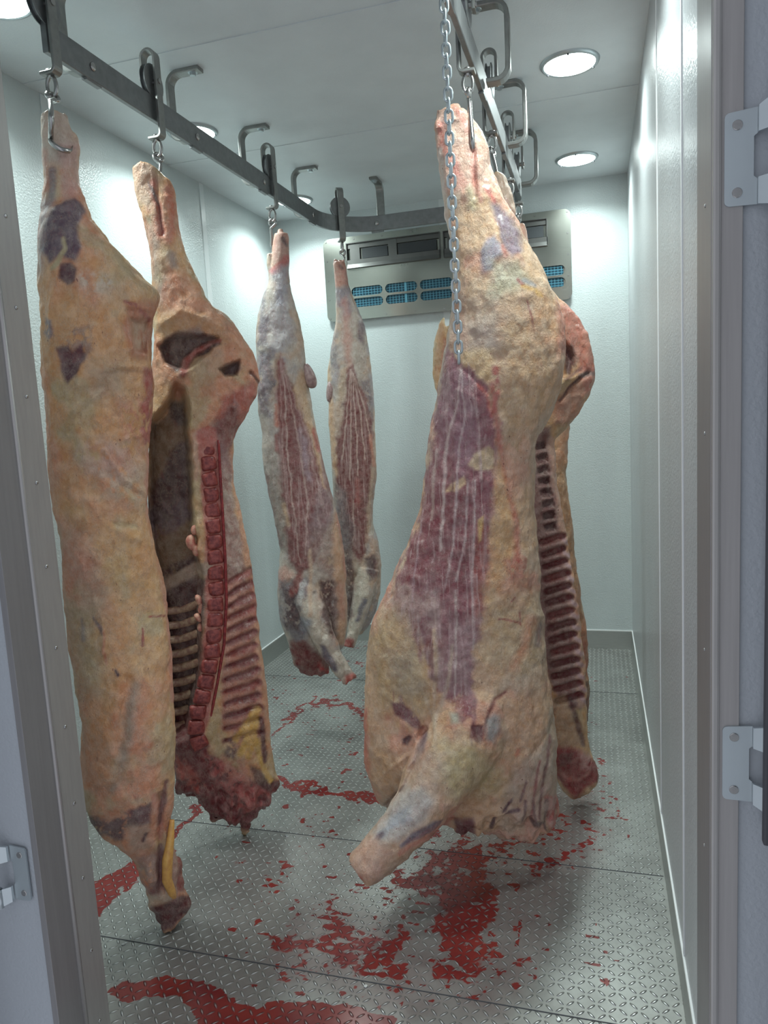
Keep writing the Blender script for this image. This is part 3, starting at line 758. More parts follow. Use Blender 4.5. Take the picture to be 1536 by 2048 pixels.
def carcass(name, F, bm, label, cat, base, paint, relief, fibres, voxel=.0055, group=None, rough_ends=(), amp=1.0):
    me = remeshed(bm, voxel); me.name = name
    V, N = nparr(me); px, py = proj(V); front = sstep(-.05, .45, -(N @ F.n))
    w1 = fbm(V, (24, 24, 24), 1, 4) - .5; w2 = fbm(V, (24, 24, 24), 2, 4) - .5
    big1 = fbm(V, (5, 5, 4), 11, 4); big2 = fbm(V, (7, 7, 5), 12, 4); med = fbm(V, (30, 30, 26), 13, 4); fine = fbm(V, (90, 90, 70), 15, 3)
    # relief first
    D = np.zeros(len(V))
    for kind, pts, dep, soft, warp in relief:
        qx, qy = px + w1 * 2 * warp, py + w2 * 2 * warp
        d = sd_poly(qx, qy, pts) if kind == 'p' else sd_line(qx, qy, pts)
        D = D + dep * (1 - sstep(-soft, soft, d))
    V2 = V - F.n[None, :] * (D * front)[:, None]
    ridg = 1 - np.abs(2 * fbm(V, (11, 11, 7), 31, 4) - 1)
    V2 = V2 + N * (amp * ((big2 - .5) * .020 + (ridg - .75) * .014 + (med - .5) * .011))[:, None]
    for re_ in rough_ends:                         # torn edges
        ya, yb, am = re_[:3]
        k = sstep(ya, yb, py) if yb > ya else 1 - sstep(yb, ya, py)
        if len(re_) > 3: k = k * sstep(re_[3] - 20, re_[3] + 20, px)
        V2 = V2 + N * (k * (fbm(V, (34, 34, 20), 41, 3) - .45) * am * 2)[:, None]
        V2[:, 2] += k * (noise(V, (30, 30, 4), 43) - .5) * am * 2
    # colours
    C = np.zeros((len(V), 3)); b = [lin(c) for c in base]
    C[:] = b[0]; C += (b[1] - C) * sstep(.40, .66, big1)[:, None]; C += (b[2] - C) * (.8 * sstep(.45, .66, big2))[:, None]
    if len(b) > 3: C += (b[3] - C) * (.7 * sstep(.52, .66, fbm(V, (9, 9, 8), 19, 4)))[:, None]
    fm = np.zeros(len(V))
    for e in paint:
        kind, pts, rgb, soft, warp = e[:5]; alpha = e[5] if len(e) > 5 else 1.0; br = e[6] if len(e) > 6 else 0
        qx, qy = px + w1 * 2 * warp, py + w2 * 2 * warp
        xs = [p[0] for p in pts]; ys = [p[1] for p in pts]; mg = soft + warp + 30
        sel = (px > min(xs) - mg) & (px < max(xs) + mg) & (py > min(ys) - mg) & (py < max(ys) + mg)
        if not sel.any(): continue
        d = sd_poly(qx[sel], qy[sel], pts) if kind == 'p' else sd_line(qx[sel], qy[sel], pts)
        k = alpha * (1 - sstep(-soft, soft, d))
        if br: k = k * sstep(br - .03, br + .06, (.55 * med + .45 * fine)[sel])
        C[sel] += (lin(rgb) - C[sel]) * k[:, None]
    for kind, pts, st, soft in fibres:
        d = sd_poly(px + w1 * 16, py + w2 * 16, pts); fm = np.maximum(fm, st * (1 - sstep(-soft, soft, d)))
    C *= (1 + .20 * (fine - .5) + .20 * (med - .5))[:, None]
    O = np.array([F.Q[0], F.Q[1], float(V[:, 2].max())])
    me.vertices.foreach_set('co', (V2 - O).ravel())
    a = me.attributes.new('tint', 'FLOAT_COLOR', 'POINT'); a.data.foreach_set('color', np.concatenate([np.clip(C, 0, 1), np.ones((len(V), 1))], 1).astype(np.float32).ravel())
    a = me.attributes.new('fibre', 'FLOAT', 'POINT'); a.data.foreach_set('value', fm.astype(np.float32))
    me.materials.clear(); me.materials.append(M_FLESH)
    me.polygons.foreach_set('use_smooth', np.ones(len(me.polygons), bool)); me.update()
    o = bpy.data.objects.new(name, me); COL.objects.link(o); o.location = O
    return tag(o, label, cat, group)

def child(name, bm, m, parent, smooth=True, label=None):
    """bm is in world coordinates"""
    for v in bm.verts: v.co -= Vector(parent.location)
    o = obj(name, bm, m, parent, smooth)
    if label: o['label'] = label
    return o
def blob(F, px, py, wpx, hpx, dep, off, rot=0.0, e=.6, bm=None, n=14):
    """superellipsoid lying on the carcass surface"""
    bm = bm or bmesh.new(); c = F.pt(px, py, off); sc = F.scale(px, py, off)
    S = F.s; Z = np.array([0, 0, 1.0]); ca, sa = math.cos(rot), math.sin(rot); A = S * ca + Z * sa; B = -S * sa + Z * ca
    g = lambda v: math.copysign(abs(v) ** e, v); rings = []
    for i in range(1, n):
        ph = math.pi * i / n - math.pi / 2; ring = []
        for k in range(20):
            t = 2 * math.pi * k / 20
            x, y, z = g(math.cos(ph)) * g(math.cos(t)), g(math.cos(ph)) * g(math.sin(t)), math.sin(ph)
            jit = 1 + .06 * math.sin(3 * t + px) 
            ring.append(bm.verts.new(c + A * (x * wpx * sc * jit) + B * (y * hpx * sc * jit) - F.n * (z * dep)))
        rings.append(ring)
    for i in range(len(rings) - 1):
        for k in range(20): bm.faces.new((rings[i][k], rings[i][(k+1) % 20], rings[i+1][(k+1) % 20], rings[i+1][k]))
    bm.faces.new(rings[0][::-1]); bm.faces.new(rings[-1]); return bm
def curve_tube(F, pts, seg=12, ell=False):
    bm = bmesh.new(); limb(bm, F, pts, seg); return bm

FAT = [(226, 180, 130), (218, 160, 106), (220, 148, 116), (198, 180, 138)]
PALEFAT = [(220, 182, 146), (212, 164, 122), (204, 178, 154), (216, 148, 126)]

# ================================================================== A: front left side, outer face
FA = Frame('A', .06, -.105); bm = bmesh.new()
loft(bm, FA, [(226,80,128),(236,77,136),(260,79,142),(290,84,153),(330,88,155),(370,90,154),(400,87,166),(440,83,182),(480,78,214),(520,77,252),(560,77,290),(585,77,316),(600,79,320),(640,80,305),(680,82,303),(720,84,302),(780,89,308),(830,97,304),(880,100,298),(960,103,294),(1020,110,297),(1100,122,306),(1180,130,331),(1230,136,338),(1300,142,342),(1380,152,344),(1450,163,349),(1500,166,350),(1540,164,347),(1600,170,342),(1640,186,338),(1665,205,338),(1690,245,342),(1720,272,350),(1760,288,360),(1790,298,370),(1815,306,378),(1835,318,368),(1850,326,345)],
     [(226,.03,.03),(300,.045,.045),(400,.055,.06),(520,.11,.11),(700,.14,.12),(900,.11,.09),(1200,.10,.10),(1450,.12,.11),(1600,.10,.09),(1700,.06,.05),(1850,.03,.03)])
for x, y, r in ((84,236,7),(100,230,8),(118,232,8),(131,242,6)): limb(bm, FA, [(x,y+18,r,.0),(x,y-6,r*.7,.0)])
limb(bm, FA, [(140,268,12,.01),(146,300,13,.015),(142,350,10,.015),(140,390,12,.02)])
limb(bm, FA, [(300,1620,12,.03),(292,1700,10,.05),(305,1760,11,.045)])
limb(bm, FA, [(352,1720,6,.0),(366,1800,7,0),(366,1838,3,0)])
SIDE_A = carcass('beef_side', FA, bm, 'tall yellow-fat beef side at far left showing its outer face', 'beef carcass', FAT,
 [('p',[(70,215),(140,215),(160,290),(150,330),(80,330)],(214,196,186),14,8,.8),
  ('p',[(118,285),(156,285),(158,380),(150,420),(125,400)],(214,166,158),8,6,.7),
  ('l',[(106,340,8),(104,395,7)],(120,116,128),6,5,.8),('l',[(88,300,4),(95,380,4)],(205,120,95),6,6,.7),
  ('p',[(112,415),(150,398),(170,425),(158,450),(162,500),(150,525),(118,515),(96,525),(84,500),(90,455)],(92,66,84),5,8),
  ('p',[(80,400),(112,400),(90,460),(85,540),(76,560)],(140,132,150),10,6,.7),
  ('l',[(128,480,3),(130,500,5),(118,520,6),(104,535,5)],(190,172,130),3,4,.95),
  ('p',[(118,530),(140,526),(154,540),(152,562),(134,570),(116,556)],(98,58,66),4,5),
  ('p',[(90,635),(106,640),(108,670),(96,680),(87,665)],(104,92,110),4,5,.85,.40),
  ('p',[(130,655),(180,650),(186,700),(160,720),(120,690)],(128,112,118),6,8,.6,.46),
  ('p',[(110,695),(135,690),(142,700),(165,690),(172,706),(158,730),(148,752),(130,768),(120,742)],(98,56,64),4,8),
  ('p',[(158,545),(215,548),(235,575),(200,590),(165,575)],(218,208,192),10,12,.75,.44),
  ('p',[(200,575),(260,570),(262,610),(210,612)],(206,172,140),12,8,.5),
  ('p',[(255,610),(318,600),(320,640),(300,720),(262,712),(250,660)],(196,112,92),10,8,.65),
  ('p',[(262,640),(298,640),(298,695),(270,700)],(208,178,150),8,8,.8,.42),
  ('l',[(253,605,4),(270,612,5),(300,640,3)],(160,60,60),4,5,.8,.42),
  ('p',[(284,735),(306,738),(306,860),(298,890),(285,885),(275,840),(292,790),(282,765)],(166,52,54),6,8,.9,.40),
  ('p',[(240,800),(300,800),(300,880),(250,880)],(200,110,100),16,14,.5,.46),
  ('l',[(298,900,5),(294,960,7),(298,1030,7),(306,1100,5),(330,1180,6),(338,1230,5),(343,1300,4),(345,1400,4)],(214,138,122),5,4,.85),
  ('p',[(180,930),(290,940),(285,1010),(210,1000)],(190,180,156),22,16,.6,.44),
  ('l',[(232,1050,5),(250,1052,6),(268,1054,5)],(212,198,150),3,3,.9),
  ('p',[(170,720),(250,720),(250,790),(180,800)],(172,160,138),26,18,.55),
  ('p',[(130,880),(290,880),(290,960),(160,960)],(200,160,150),26,18,.5,.42),
  ('p',[(150,1020),(330,1060),(330,1180),(200,1180)],(214,168,108),40,20,.6),
  ('p',[(110,1040),(180,1060),(230,1220),(160,1240)],(202,146,128),26,18,.6),
  ('p',[(130,1200),(200,1200),(215,1400),(160,1400)],(176,164,130),26,12,.7),
  ('l',[(188,1235,2),(200,1255,4),(205,1270,3)],(84,66,86),3,5,.85),('l',[(230,1340,2),(237,1350,4)],(76,40,46),2,2),
  ('l',[(165,1240,2),(170,1280,3)],(118,118,132),4,4,.7),
  ('l',[(272,1370,8),(262,1430,9),(250,1500,8),(225,1580,8)],(150,144,128),10,10,.75),
  ('l',[(287,1258,2),(286,1292,2.5)],(158,44,40),1.6,2),('l',[(300,1234,1.5),(330,1232,2)],(164,56,50),1.6,2),
  ('l',[(208,1262,2),(207,1300,3),(214,1330,2)],(206,140,108),2,4),
  ('p',[(180,1480),(230,1490),(250,1560),(200,1570)],(200,150,110),20,14,.7),
  ('p',[(168,1380),(200,1370),(210,1500),(180,1500)],(206,150,116),20,12,.5),
  ('p',[(170,1625),(215,1645),(262,1615),(300,1600),(300,1640),(250,1660),(240,1680),(180,1660)],(92,62,72),5,10,.92,.36),
  ('p',[(250,1650),(300,1640),(300,1700),(262,1700)],(184,160,140),10,10,.7),
  ('l',[(285,1680,3),(292,1665,3)],(88,44,50),2,3),('l',[(306,1590,8),(318,1640,7),(320,1680,5)],(208,140,120),4,4,.8),
  ('l',[(332,1560,3),(322,1610,6),(318,1650,4)],(108,52,54),3,4,.9),
  ('p',[(270,1710),(345,1700),(365,1790),(330,1800),(295,1790)],(168,136,126),8,10,.8,.40),
  ('l',[(318,1700,8),(322,1760,9),(312,1790,9)],(108,56,64),5,6,.85),('l',[(352,1700,5),(364,1780,7)],(138,48,50),4,6,.9),
  ('p',[(295,1795),(340,1780),(345,1800),(318,1815),(300,1815)],(214,196,168),5,5,.7),
  ('p',[(306,1812),(350,1795),(382,1800),(378,1835),(340,1856),(315,1850)],(96,34,38),5,6),
 ],
 [('l',[(120,525,4),(104,600,4),(98,680,5)],.008,5,6),('l',[(150,560,10),(180,640,10),(200,740,12)],.008,14,8),('l',[(232,1050,6),(268,1054,6)],-.006,5,3),('p',[(262,640),(300,640),(300,705),(270,705)],-.030,6,6),('l',[(252,628,5),(262,660,6),(262,700,5),(290,712,5)],.012,5,5),('l',[(255,612,6),(300,618,6)],.010,5,6),('l',[(215,740,4),(262,730,6),(290,740,5)],.010,5,6),('l',[(300,860,3),(250,880,3)],.006,5,6),('l',[(130,1060,4),(170,1150,5),(200,1230,5)],.006,8,8),('l',[(210,905,4),(250,960,5),(286,985,4)],.009,5,7),('l',[(205,1262,3),(207,1310,3)],.008,4,3),('p',[(150,780),(210,770),(240,830),(190,870),(150,840)],-.007,6,10),
  ('p',[(112,415),(150,398),(170,425),(158,450),(162,500),(150,525),(118,515),(96,525),(84,500),(90,455)],.010,10,6),
  ('p',[(110,695),(142,700),(172,706),(158,730),(130,768),(120,742)],-.008,5,5),('p',[(118,530),(154,540),(152,562),(134,570),(116,556)],-.008,5,4),
  ('l',[(240,760,4),(180,800,5),(130,830,4)],.006,8,10),('l',[(300,1000,10),(260,1000,12),(200,960,10)],.006,12,10),('l',[(180,1000,4),(210,1050,5),(270,1080,6)],.006,8,6),
  ('l',[(258,1360,8),(240,1500,8)],-.012,14,8),('l',[(320,1590,5),(322,1780,6)],-.02,6,3)],
 [('p',[(110,410),(160,400),(160,520),(90,520)],.25,10)], group=None, rough_ends=((1700,1840,.016),(270,226,.008)))
tb = curve_tube(FA, [(344,1640,5,.045),(341,1680,8,.055),(335,1720,11,.058),(334,1760,10,.056),(344,1785,8,.048),(350,1800,4,.03)])
child('tendon', tb, M_TEND, SIDE_A, label='bare yellow neck tendon')

# ================================================================== B: second left side, inner face with spine
FB = Frame('B', .03, -.10); bm = bmesh.new()
loft(bm, FB, [(328,270,298),(338,262,312),(360,266,336),(385,270,350),(420,283,352),(450,292,354),(480,298,360),(520,303,374),(560,304,392),(600,306,416),(640,308,456),(680,310,486),(720,308,510),(760,306,519),(790,304,512),(830,300,492),(870,298,470),(920,296,462),(960,296,463),(1000,296,476),(1060,300,490),(1120,308,500),(1180,320,508),(1240,328,515),(1300,334,524),(1380,338,532),(1440,340,536),(1500,344,541),(1540,348,550),(1570,352,557),(1592,372,552),(1612,402,530),(1632,430,500)],
     [(328,.03,.03),(420,.05,.05),(520,.07,.07),(640,.09,.09),(760,.09,.10),(900,.075,.12),(1100,.07,.15),(1300,.07,.16),(1480,.07,.12),(1632,.03,.04)])
for x, y, r, l in ((425,1615,9,28),(438,1620,6,22),(480,1612,8,20),(489,1630,5,35),(510,1608,9,16),(362,1575,6,14),(394,1592,7,12),(535,1595,9,10)): limb(bm, FB, [(x,y-30,r*1.6,.0),(x,y,r,.0),(x+1,y+l,2,.0)])
limb(bm, FB, [(300,380,14,.01),(312,345,12,.01)])
limb(bm, FB, [(262,329,2.2,-.01),(285,330,3,-.01)])
CAVB = [(340,800),(352,770),(368,778),(378,815),(374,850),(380,900),(384,1000),(392,1100),(404,1160),(398,1220),(400,1290),(398,1350),(384,1420),(372,1470),(345,1480),(290,1450),(285,1000),(288,850),(318,830)]
P = [('p',[(258,325),(300,325),(320,360),(300,420),(268,400)],(214,176,154),10,8,.8),
  ('l',[(305,365,8),(318,420,10),(322,470,8)],(196,92,76),7,8,.8),('l',[(338,380,8),(345,430,10),(338,480,8)],(208,112,90),9,8,.8),
  ('l',[(296,366,2),(308,385,4),(318,410,2)],(84,58,60),2,2,.9),('l',[(318,410,3),(326,470,3)],(140,50,50),3,3,.8),
  ('p',[(300,440),(318,480),(322,560),(306,560)],(160,148,138),10,8,.7),('l',[(345,510,9),(350,530,8)],(150,136,142),7,6,.7),
  ('l',[(326,560,8),(318,600,10)],(150,146,150),10,8,.55),('l',[(330,505,10),(322,560,10)],(196,184,152),10,8,.6),
  ('p',[(312,640),(345,620),(400,625),(440,650),(470,690),(440,700),(330,690)],(210,164,118),14,10,.8),
  ('p',[(318,692),(330,676),(352,668),(400,664),(434,676),(442,690),(420,702),(390,716),(372,742),(350,744),(330,724),(322,712)],(84,52,50),4,6),
  ('p',[(330,672),(360,662),(400,655),(405,668),(360,675)],(140,120,118),6,5,.7),
  ('l',[(366,748,8),(374,722,8),(392,702,6),(420,686,5),(438,682,4)],(168,82,72),4,4,.95),
  ('p',[(438,738),(450,728),(478,722),(482,738),(474,748),(450,750)],(88,54,52),4,4),
  ('p',[(400,720),(440,700),(450,730),(420,790),(390,760)],(198,170,136),12,12,.6),
  ('l',[(486,640,12),(502,700,14),(512,760,9)],(214,136,104),14,8,.75),
  ('p',[(440,800),(505,760),(518,770),(512,800),(490,850),(460,900),(420,905),(430,850)],(180,86,76),8,10,.85),
  ('l',[(500,745,3),(518,768,3)],(90,50,50),2,2,.8),
  ('p',[(420,850),(470,800),(476,850),(462,900),(468,960),(450,960),(424,900)],(108,56,58),7,10,.8,.34),
  ('p',[(384,870),(398,860),(402,900),(394,960),(386,960)],(222,176,150),6,5),
  ('p',[(428,880),(462,900),(464,980),(486,1080),(500,1180),(450,1200),(444,1100),(432,980)],(158,122,120),8,10,.85),
  ('p',[(440,930),(460,950),(478,1060),(490,1150),(460,1160),(448,1060)],(196,180,168),6,10,.6,.50),
  ('p',[(448,1150),(505,1170),(530,1400),(520,1470),(440,1460),(446,1300)],(198,134,114),8,8,.95),
  ('l',[(413,870,19),(420,960,19),(430,1110,19),(429,1250,19),(411,1370,20),(392,1462,20)],(196,104,96),4,6,.9),('l',[(464,905,5),(468,960,6),(484,1030,7),(494,1100,8),(504,1180,8),(512,1240,7),(521,1310,7),(528,1380,6),(532,1470,5)],(216,160,128),5,4,.9),
  ('l',[(500,1160,5),(512,1240,5)],(200,100,92),5,5,.7)]
R = [('p',CAVB,-.105,9,4),('p',[(318,692),(352,668),(434,676),(420,702),(372,742),(330,724)],-.045,6,4),('p',[(438,738),(478,722),(474,748),(450,750)],-.04,5,3),
     ('l',[(366,748,9),(374,722,9),(392,702,7),(430,684,5)],.02,6,3),('l',[(500,745,2),(518,768,2)],-.012,4,2),
     ('l',[(310,345,2),(325,470,3)],-.010,5,3),('l',[(320,650,7),(360,625,8),(420,640,8),(470,690,8)],.012,9,5)]
# feather bones right of the spine: dark red muscle islands between pale ridges
for k in range(14):
    y = 1165 + k * 24.5; x0 = 452 - k * .6; x1 = 508 + k * 1.4; dy = -26 + k * .6
    P.append(('l',[(x0 + 4, y, 5.5),(x1 - 18, y + dy * .6, 7.5),(x1 - 4, y + dy, 6.5)],(124, 38, 44) if k % 3 else (146, 56, 52),4,5,.95))
    R.append(('l',[(x0 + 8, y, 4),(x1 - 8, y + dy, 5)],-.014,5,3))
P += [('p',[(296,850),(370,810),(380,900),(392,1100),(404,1160),(380,1200),(300,1200)],(134,104,76),6,6),
  ('p',[(340,800),(372,800),(372,850),(350,850),(335,830)],(78,54,48),6,8,.9),
  ('p',[(330,930),(352,890),(376,880),(382,1000),(384,1040),(352,1060),(300,1070),(300,1000)],(80,48,50),7,14,.95),
  ('p',[(298,1020),(380,1000),(384,1040),(340,1080),(300,1090)],(118,96,104),8,10,.7,.42),
  ('l',[(330,1160,9),(360,1142,9),(395,1122,7)],(80,50,50),5,8,.9,.38),
  ('l',[(328,1188,14),(372,1162,14),(414,1134,12)],(186,160,140),4,3),
  ('p',[(326,1195),(414,1155),(404,1300),(396,1400),(380,1460),(330,1480)],(82,46,46),6,4),
  ('p',[(340,1470),(392,1430),(420,1500),(470,1540),(520,1560),(560,1560),(560,1650),(340,1650),(334,1540)],(116,32,38),8,12),
  ('p',[(400,1505),(450,1520),(500,1560),(540,1570),(552,1600),(490,1620),(440,1560)],(188,92,88),6,14,.85,.44),
  ('p',[(440,1500),(480,1520),(510,1550),(500,1570),(450,1550)],(204,140,120),6,12,.7,.46),
  ('p',[(500,1530),(530,1540),(548,1560),(540,1585),(510,1560)],(70,26,32),5,6,.85),
  ('p',[(345,1500),(380,1530),(420,1580),(400,1590),(350,1560)],(206,96,80),6,10,.6,.46),
  ('l',[(470,1480,7),(495,1450,8),(515,1420,6)],(214,166,82),4,4),('l',[(482,1505,7),(500,1470,9),(512,1440,7)],(216,170,86),4,4),('l',[(540,1560,5),(522,1520,5),(510,1480,6)],(216,172,90),3,4),('l',[(497,1512,7),(507,1470,7)],(218,168,84),4,3),
  ('l',[(520,1440,5),(526,1480,6),(530,1520,5)],(92,36,40),3,4,.95),
  ('p',[(455,1480),(480,1490),(470,1520),(450,1510)],(90,50,50),4,8,.85,.42)]
SIDE_B = carcass('beef_side', FB, bm, 'beef side at left with sawn spine and open rib cavity facing the door', 'beef carcass', FAT, P, R,
  [('p',[(440,800),(505,760),(490,850),(440,900)],.3,10),('p',[(440,1160),(510,1170),(530,1400),(440,1460)],.15,10)], rough_ends=((1530,1610,.030),(350,328,.004)))
spB = [(413,880),(420,960),(426,1040),(430,1110),(433,1180),(429,1250),(424,1310),(411,1370),(396,1420),(391,1462),(402,1500)]
def vertebrae(F, parent, line, n, w0, w1, off, dep, mat, aspect=.36):
    xs = [p[0] for p in line]; ys = [p[1] for p in line]
    cum = np.concatenate([[0], np.cumsum(np.hypot(np.diff(xs), np.diff(ys)))]); tot = cum[-1]
    for k in range(n):
        s_ = (k + .5) / n * tot; x = float(np.interp(s_, cum, xs)); y = float(np.interp(s_, cum, ys))
        xa = float(np.interp(s_ - 8, cum, xs)); ya = float(np.interp(s_ - 8, cum, ys)); xb = float(np.interp(s_ + 8, cum, xs)); yb = float(np.interp(s_ + 8, cum, ys))
        rot = math.atan2(xb - xa, yb - ya); w = w0 + (w1 - w0) * k / n; h = tot / n * .49
        v = child('vertebra', blob(F, x, y, w, h, dep * random.uniform(.8, 1.2), off + random.uniform(-.002, .002), rot + random.uniform(-.06, .06), .42), mat, parent)
vertebrae(FB, SIDE_B, spB, 20, 15, 17.5, .067, .012, M_VERT)
# red cord of the spinal canal, kidney fat knobs, ribs in the cavity
child('spinal_canal', curve_tube(FB, [(437,880,2.5,.072),(441,960,3,.074),(446,1040,3,.074),(450,1110,3,.074),(453,1200,3,.072),(448,1290,3,.07),(434,1370,3,.068),(420,1440,3,.064),(418,1490,2.5,.06)]), M_MEATD, SIDE_B)
random.seed(3)
for x, y, r in ((392,930,5),(398,980,5),(388,1060,7),(382,1085,11),(392,1100,9),(402,1075,7),(405,1120,6),(398,1200,8),(404,1215,9),(410,1190,7),(396,1235,7),(400,1255,6)):
    child('fat_knob', blob(FB, x, y, r * .9, r * 1.5, .014, .045, random.uniform(-.5, .5), .9), M_FATP, SIDE_B)
for k in range(9):
    y = 1215 + k * 29
    child('rib', curve_tube(FB, [(334,y+8,8,-.045),(362,y+4,9,-.055),(388,y-4,9,-.035),(410,y-12,8,.0)]), M_RIB, SIDE_B)

# ================================================================== C: first small carcass on the left rail's end
FC = Frame('C'); bm = bmesh.new()
loft(bm, FC, [(468,549,576),(480,546,577),(520,543,578),(545,541,578),(570,536,579),(590,526,584),(620,518,592),(650,514,602),(680,512,607),(720,513,611),(760,512,615),(800,514,622),(830,517,627),(870,524,634),(900,523,640),(950,528,652),(1000,540,668),(1050,551,680),(1100,561,688),(1150,557,693),(1190,555,694),(1230,559,695),(1260,566,694),(1290,578,688),(1312,584,668),(1330,592,655),(1345,604,650)],
     [(468,.03,.03),(560,.045,.05),(700,.09,.09),(900,.09,.10),(1150,.13,.10),(1260,.10,.08),(1345,.04,.04)])
limb(bm, FC, [(560,475,9,0),(561,458,5,0)]); limb(bm, FC, [(541,508,7,0),(540,530,7,.0),(546,556,8,0)])
limb(bm, FC, [(612,1170,34,.05),(626,1222,29,.11),(645,1270,23,.15),(668,1315,17,.18),(688,1345,14,.19),(700,1362,14,.20)])
for x, y in ((622,1335),(640,1338),(653,1330),(610,1330)): limb(bm, FC, [(x,y-22,9,0),(x,y,5,0),(x+1,y+16,2,0)])
CALFB = [(204,194,184), (190,176,168), (172,166,176), (212,178,152)]
SIDE_C = carcass('calf_carcass', FC, bm, 'slim skinned calf carcass left of the cooling unit, nearer of two calves', 'calf carcass', CALFB,
 [('p',[(540,450),(580,450),(580,520),(545,525)],(206,150,136),8,6,.8),('l',[(548,540,8),(574,520,9)],(206,92,90),5,5,.8),('l',[(566,478,5),(572,490,3)],(80,60,70),3,3,.8),
  ('p',[(548,540),(576,530),(578,575),(572,610),(552,612)],(150,152,176),10,8,.7),('p',[(524,580),(534,580),(520,690),(514,690)],(120,116,134),7,6,.75),
  ('p',[(520,638),(536,630),(540,660),(532,690),(518,690)],(104,92,112),7,8,.8),('p',[(520,700),(545,700),(545,760),(535,830),(516,800),(512,740)],(118,112,132),7,12,.8,.36),
  ('p',[(540,740),(552,735),(548,790),(538,790)],(96,88,104),6,8,.8),('p',[(514,780),(530,780),(536,830),(520,830)],(98,78,88),6,8,.8,.36),
  ('p',[(556,720),(565,705),(574,745),(590,780),(612,830),(632,880),(652,940),(668,1000),(650,1060),(640,1100),(618,1140),(598,1150),(582,1128),(570,1060),(560,960),(555,880),(552,800)],(130,66,68),5,10),
  ('p',[(590,800),(640,900),(668,1000),(640,1060),(608,1000),(590,900)],(146,96,100),10,14,.6,.42),
  ('l',[(566,740,1),(575,900,1.6),(590,1040,1.6),(600,1130,1)],(206,178,172),1.4,5,.75),('l',[(570,745,1),(596,880,1.6),(615,1000,1.6),(612,1110,1)],(206,178,172),1.4,5,.7),('l',[(572,750,1),(614,870,2),(638,980,2)],(196,160,160),2,6,.7),('l',[(560,760,1),(566,920,1.6),(580,1060,1.4)],(196,160,158),1.4,5,.6),('l',[(600,860,5),(612,920,8),(618,960,4)],(178,160,176),6,8,.6),
  ('p',[(525,900),(556,900),(568,1000),(576,1100),(558,1090),(540,1010),(526,950)],(160,148,142),8,10,.8),('l',[(530,950,4),(545,1040,6),(562,1090,5)],(126,74,78),5,8,.7),
  ('l',[(568,1010,4),(576,1050,3)],(216,182,150),4,4,.9),
  ('l',[(553,810,4),(553,850,4)],(206,120,100),4,4,.8),('l',[(552,870,2),(554,900,4)],(150,50,50),3,3,.8),
  ('p',[(600,740),(614,760),(622,830),(640,920),(655,990),(640,950),(622,880),(600,820),(585,780)],(220,186,150),5,6,.85),
  ('l',[(626,860,3),(636,900,4)],(190,70,64),4,5,.8),
  ('p',[(640,975),(665,990),(672,1040),(640,1080),(618,1090),(622,1030)],(150,122,130),8,12,.8),
  ('p',[(622,1060),(675,1050),(686,1120),(680,1160),(640,1150),(616,1120)],(156,128,124),10,14,.7,.38),
  ('p',[(672,1020),(690,1100),(696,1200),(692,1290),(670,1290),(672,1180),(665,1100)],(224,178,146),7,6,.9),('l',[(677,1030,4),(688,1090,4),(694,1160,4)],(214,130,110),4,4,.8),
  ('p',[(640,1160),(672,1160),(668,1290),(650,1270)],(136,100,98),7,10,.85,.36),('l',[(682,1170,8),(684,1230,8)],(226,160,146),8,6,.6),
  ('p',[(556,1140),(570,1130),(590,1150),(580,1170),(560,1180)],(214,160,144),8,8,.8),
  ('p',[(562,1160),(620,1160),(624,1230),(600,1300),(566,1250)],(118,112,126),8,14,.85,.38),('p',[(565,1180),(600,1180),(598,1260),(572,1250)],(78,52,64),6,14,.95,.38),('p',[(596,1160),(612,1160),(606,1210),(594,1215)],(206,204,206),5,8,.85),('p',[(640,1165),(668,1160),(664,1280),(650,1265)],(84,50,54),5,8,.9,.40),('l',[(600,1150,6),(590,1175,7),(584,1190,5)],(150,64,60),4,6,.85),
  ('p',[(598,1200),(630,1190),(655,1270),(690,1330),(700,1370),(680,1375),(620,1290)],(212,200,186),9,8,.9),
  ('p',[(602,1230),(622,1240),(618,1270),(600,1262)],(150,156,172),7,6,.8),
  ('p',[(640,1290),(650,1292),(672,1325),(676,1342),(662,1340),(646,1315)],(100,90,112),4,3,.95),
  ('l',[(620,1100,3),(621,1180,4),(622,1230,4)],(216,186,162),3,4,.9),
  ('p',[(690,1350),(712,1348),(712,1378),(688,1378)],(190,84,74),5,5),('l',[(695,1370,4),(700,1374,3)],(70,30,34),3,2),
  ('p',[(576,1280),(610,1280),(640,1310),(660,1330),(655,1365),(600,1365)],(122,36,40),7,8),('l',[(640,1330,4),(655,1345,3)],(190,50,54),4,4,.8)],
 [('l',[(630,1190,4),(650,1270,4)],-.01,5,2),('l',[(556,715,3),(566,1040,3)],-.006,5,4)],
 [('p',[(556,720),(565,705),(612,830),(652,940),(668,1000),(640,1100),(598,1150),(570,1060),(552,800)],1.0,8),('p',[(524,850),(560,850),(575,1090),(555,1090)],.5,8)], voxel=.0045, rough_ends=((1290,1340,.014),), amp=.6, group=None)
child('gland', blob(FC, 619, 753, 12, 26, .035, .03, .25, .95), M_KID, SIDE_C, label='smooth grey gland')

